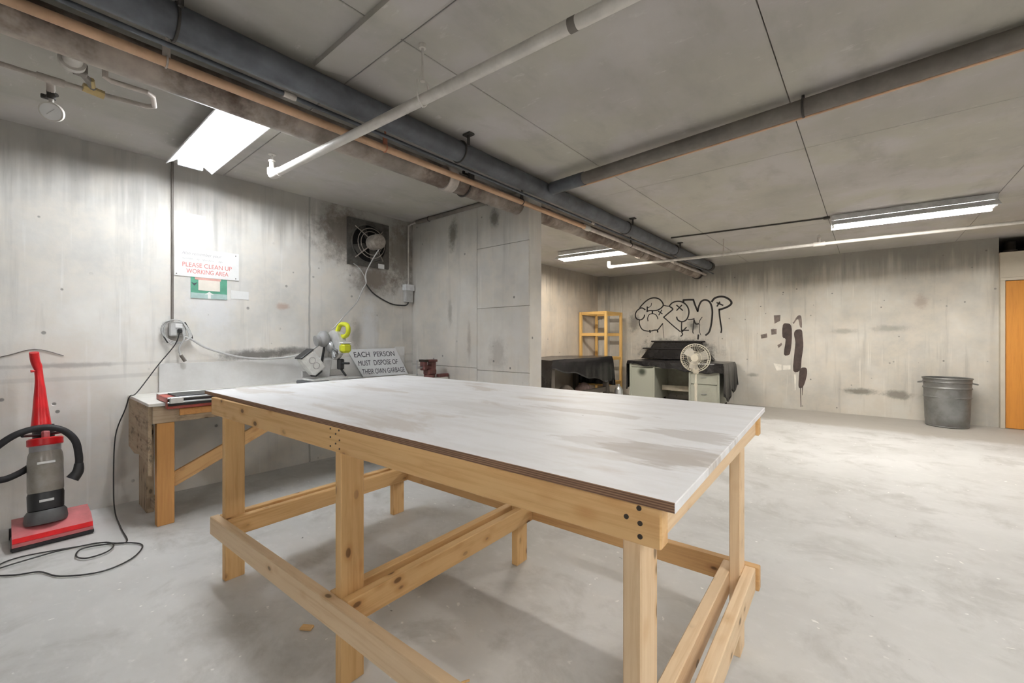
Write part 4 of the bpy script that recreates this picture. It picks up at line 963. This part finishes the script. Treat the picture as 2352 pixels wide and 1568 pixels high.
pf = thing('pedestal_fan', (-2.07, 6.95, 0), 'cream pedestal fan standing in front of the desk', 'fan')
M['fan_cream'] = plain('cream_plastic', (.62, .58, .48), .45, var=.06)
MB().lathe([(.20, 0), (.20, .02), (.17, .035), (.04, .05), (.03, .08)], 32, Matrix.Translation((-2.07, 6.95, 0))).build('base', M['fan_cream'], pf)
MB().cyl((-2.07, 6.95, .05), (-2.07, 6.95, .48), .020, seg=16).build('pole', M['fan_cream'], pf)
MB().cyl((-2.07, 6.95, .46), (-2.07, 6.95, .50), .027, seg=16).cyl((-2.07, 6.95, .50), (-2.07, 6.95, .70), .015, seg=14).build('extension_pole', M['fan_cream'], pf)
MB().box((-2.07, 6.95, .70), (.07, .08, .10), None, .012).build('control_box', M['fan_cream'], pf)
FW = frame((-2.07, 6.92, .905), (1, .12, 0), (0, 0, 1))
MB().lathe([(.05, -.16), (.065, -.14), (.068, -.05), (.05, -.03)], 24, FW).build('motor', M['fan_cream'], pf)
MB().tube([(-2.07, 6.95, .74), (-2.068, 6.97, .80), (-2.066, 7.0, .86)], .022, 10).build('tilt_bracket', M['fan_cream'], pf)
cg = MB()
for z, r in ((0, .215), (.045, .19), (.06, .10), (-.045, .185)): cg.torus((0, 0, z), r, .0035 if r < .2 else .007, None, 48, 6)
for k in range(36):
    a = 2 * PI * k / 36; c, s = math.cos(a), math.sin(a)
    cg.tube([(.05 * c, .05 * s, .062), (.13 * c, .13 * s, .06), (.19 * c, .19 * s, .045), (.215 * c, .215 * s, 0), (.185 * c, .185 * s, -.045), (.07 * c, .07 * s, -.055)], .0016, 4)
cg.build('cage', M['fan_cream'], pf, matrix=FW)
MB().cyl((0, 0, .056), (0, 0, .066), .055, seg=28).build('cage_badge', M['fan_cream'], pf, matrix=FW)
M['blade_clear'] = plain('pale_blade', (.50, .48, .43), .3, var=.06)
for k in range(3):
    R = Matrix.Rotation(k * 2 * PI / 3 + .4, 4, 'Z') @ Matrix.Rotation(.4, 4, 'X')
    MB().prism([(.03, -.025), (.09, -.08), (.16, -.085), (.185, -.03), (.175, .06), (.10, .05), (.03, .025)], R, .003).build('blade', M['blade_clear'], pf, matrix=FW)
MB().lathe([(.02, -.03), (.035, -.02), (.035, .015), (.01, .025)], 20, FW).build('hub', M['fan_cream'], pf)

# ---------------------------------------------------------------- tarp-covered bench and rack in the alcove
tbn = thing('alcove_bench', (-4.15, 6.4, 0), 'low bench hidden under black plastic in the alcove', 'bench')
MB().span((-4.56, 5.45, .82), (-3.77, 7.42, .858), .003).build('bench_top', M['dark_wood'], tbn)
for x in (-4.5, -3.83):
    for y in (5.52, 7.35): board('leg', (x, y, 0), (x, y, .82), .09, .09, M['dark_wood'], tbn, (0, 1, 0))
board('rail', (-3.83, 5.52, .25), (-3.83, 7.35, .25), .09, .038, M['dark_wood'], tbn)
drape('plastic_sheet', -4.57, -3.75, 5.43, 7.44, .866, lambda y: .02, lambda y: lerp(.15, .46, (y - 5.5) / 1.7) + .02 * math.sin(9 * y),
      lambda x: .66, lambda x: .55, 'black plastic sheet draped over the alcove bench', seed=9)
M['sack'] = plain('pale_sack', (.34, .29, .24), .8, var=.3); M['sack2'] = plain('pinkish_sack', (.36, .25, .22), .8, var=.3)
for i, (y, m, lab) in enumerate(((6.35, 'sack', 'pale lumpy sack under the alcove bench'), (6.95, 'sack2', 'pinkish sack under the alcove bench near the rack'))):
    o = MB().ball((0, 0, .19), .2, (.75, .8, 1.0), 18)
    for v in o.bm.verts:
        k = 1 + .12 * math.sin(19 * v.co.x + i) * math.sin(17 * v.co.y) + .06 * math.sin(31 * v.co.z)
        v.co.x *= k; v.co.y *= k; v.co.z = max(0.002, v.co.z)
    tag(o.build('sack', M[m], None, matrix=Matrix.Translation((-4.08, y, 0))), lab, 'sack', 'sacks under the bench')
jug = MB().lathe([(.07, 0), (.08, .01), (.08, .22), (.05, .28), (.025, .30), (.025, .33)], 20, Matrix.Translation((-3.68, 7.58, 0))).build('metal_can', M['steel'], None)
tag(jug, 'shiny metal can on the floor beside the wooden rack', 'can')
rk = thing('wooden_rack', (-4.25, 7.95, 0), 'tall open pine rack in the alcove corner', 'rack')
RX0, RX1, RY0, RY1, RT = -4.54, -3.97, 7.62, 8.28, 1.75
for x in (RX0, RX1):
    for y in (RY0, RY1): board('post', (x, y, 0), (x, y, RT), .05, .05, M['rack_wood'], rk, (0, 1, 0))
for z in (RT - .03, 1.29, .80, .30):
    board('rail', (RX0 + .025, RY0, z), (RX1 - .025, RY0, z), .06, .03, M['rack_wood'], rk)
    if z != 1.29:
        board('rail', (RX1, RY0 + .025, z), (RX1, RY1 - .025, z), .06, .03, M['rack_wood'], rk)
    board('rail', (RX0 + .025, RY1, z), (RX1 - .025, RY1, z), .06, .03, M['rack_wood'], rk)
    board('rail', (RX0, RY0 + .025, z), (RX0, RY1 - .025, z), .06, .03, M['rack_wood'], rk)

# ---------------------------------------------------------------- trash can
M['can'] = plain('dull_grey_metal', (.20, .205, .20), .45, .35, var=.25, scale=5, dirt=.4, dirtcol=(.12, .10, .08))
tc = thing('trash_can', (.83, 8.33, 0), 'dented grey metal trash can against the rear wall', 'trash can')
TW2 = Matrix.Translation((.83, 8.33, 0))
b = MB().lathe([(.20, .0), (.207, .0), (.215, .02), (.222, .10), (.228, .30), (.230, .39), (.242, .405), (.232, .42), (.235, .51), (.248, .53), (.236, .55), (.240, .60), (.248, .61), (.242, .62), (.244, .66), (.236, .66), (.205, .03), (.02, .03)], 48, TW2, cap=False)
for v in b.bm.verts:
    d = math.exp(-((v.co.z - .35) / .18) ** 2) * math.exp(-((v.co.x - .83 + .02) / .12) ** 2) * (1 if v.co.y < 8.33 else 0)
    v.co.y += .03 * d
b.build('body', M['can'], tc)
MB().torus((.83, 8.33, .66), .243, .011, None, 48, 8).build('rim', M['can'], tc)
MB().torus((.83, 8.33, .012), .208, .010, None, 48, 8).build('foot_ring', M['can'], tc)
for s in (-1, 1): MB().tube([(.83 + s * .235, 8.27, .60), (.83 + s * .285, 8.28, .59), (.83 + s * .285, 8.38, .59), (.83 + s * .235, 8.39, .60)], .007, 8, smooth=3).build('handle', M['can'], tc)

# small things lying on the floor
for k, (x, y, r, lab) in enumerate(((-1.78, 0.80, .6, 'pale wood chip on the floor under the left end of the table'), (-1.06, .98, 2.0, 'curled wood shaving on the floor under the table'), (-.47, .93, 1.0, 'small crumpled scrap on the floor near the right front leg'))):
    o = MB()
    if k == 0: o.box((0, 0, .006), (.05, .028, .01), None, .002)
    else: o.tube([(0, 0, .006), (.02, .012, .012), (.045, .0, .007), (.06, -.018, .006)], .004, 6, smooth=4)
    tag(o.build('wood_scrap', M['pine'] if k < 2 else M['paper'], None, matrix=Matrix.Translation((x, y, 0)) @ Matrix.Rotation(r, 4, 'Z')), lab, 'wood scrap')
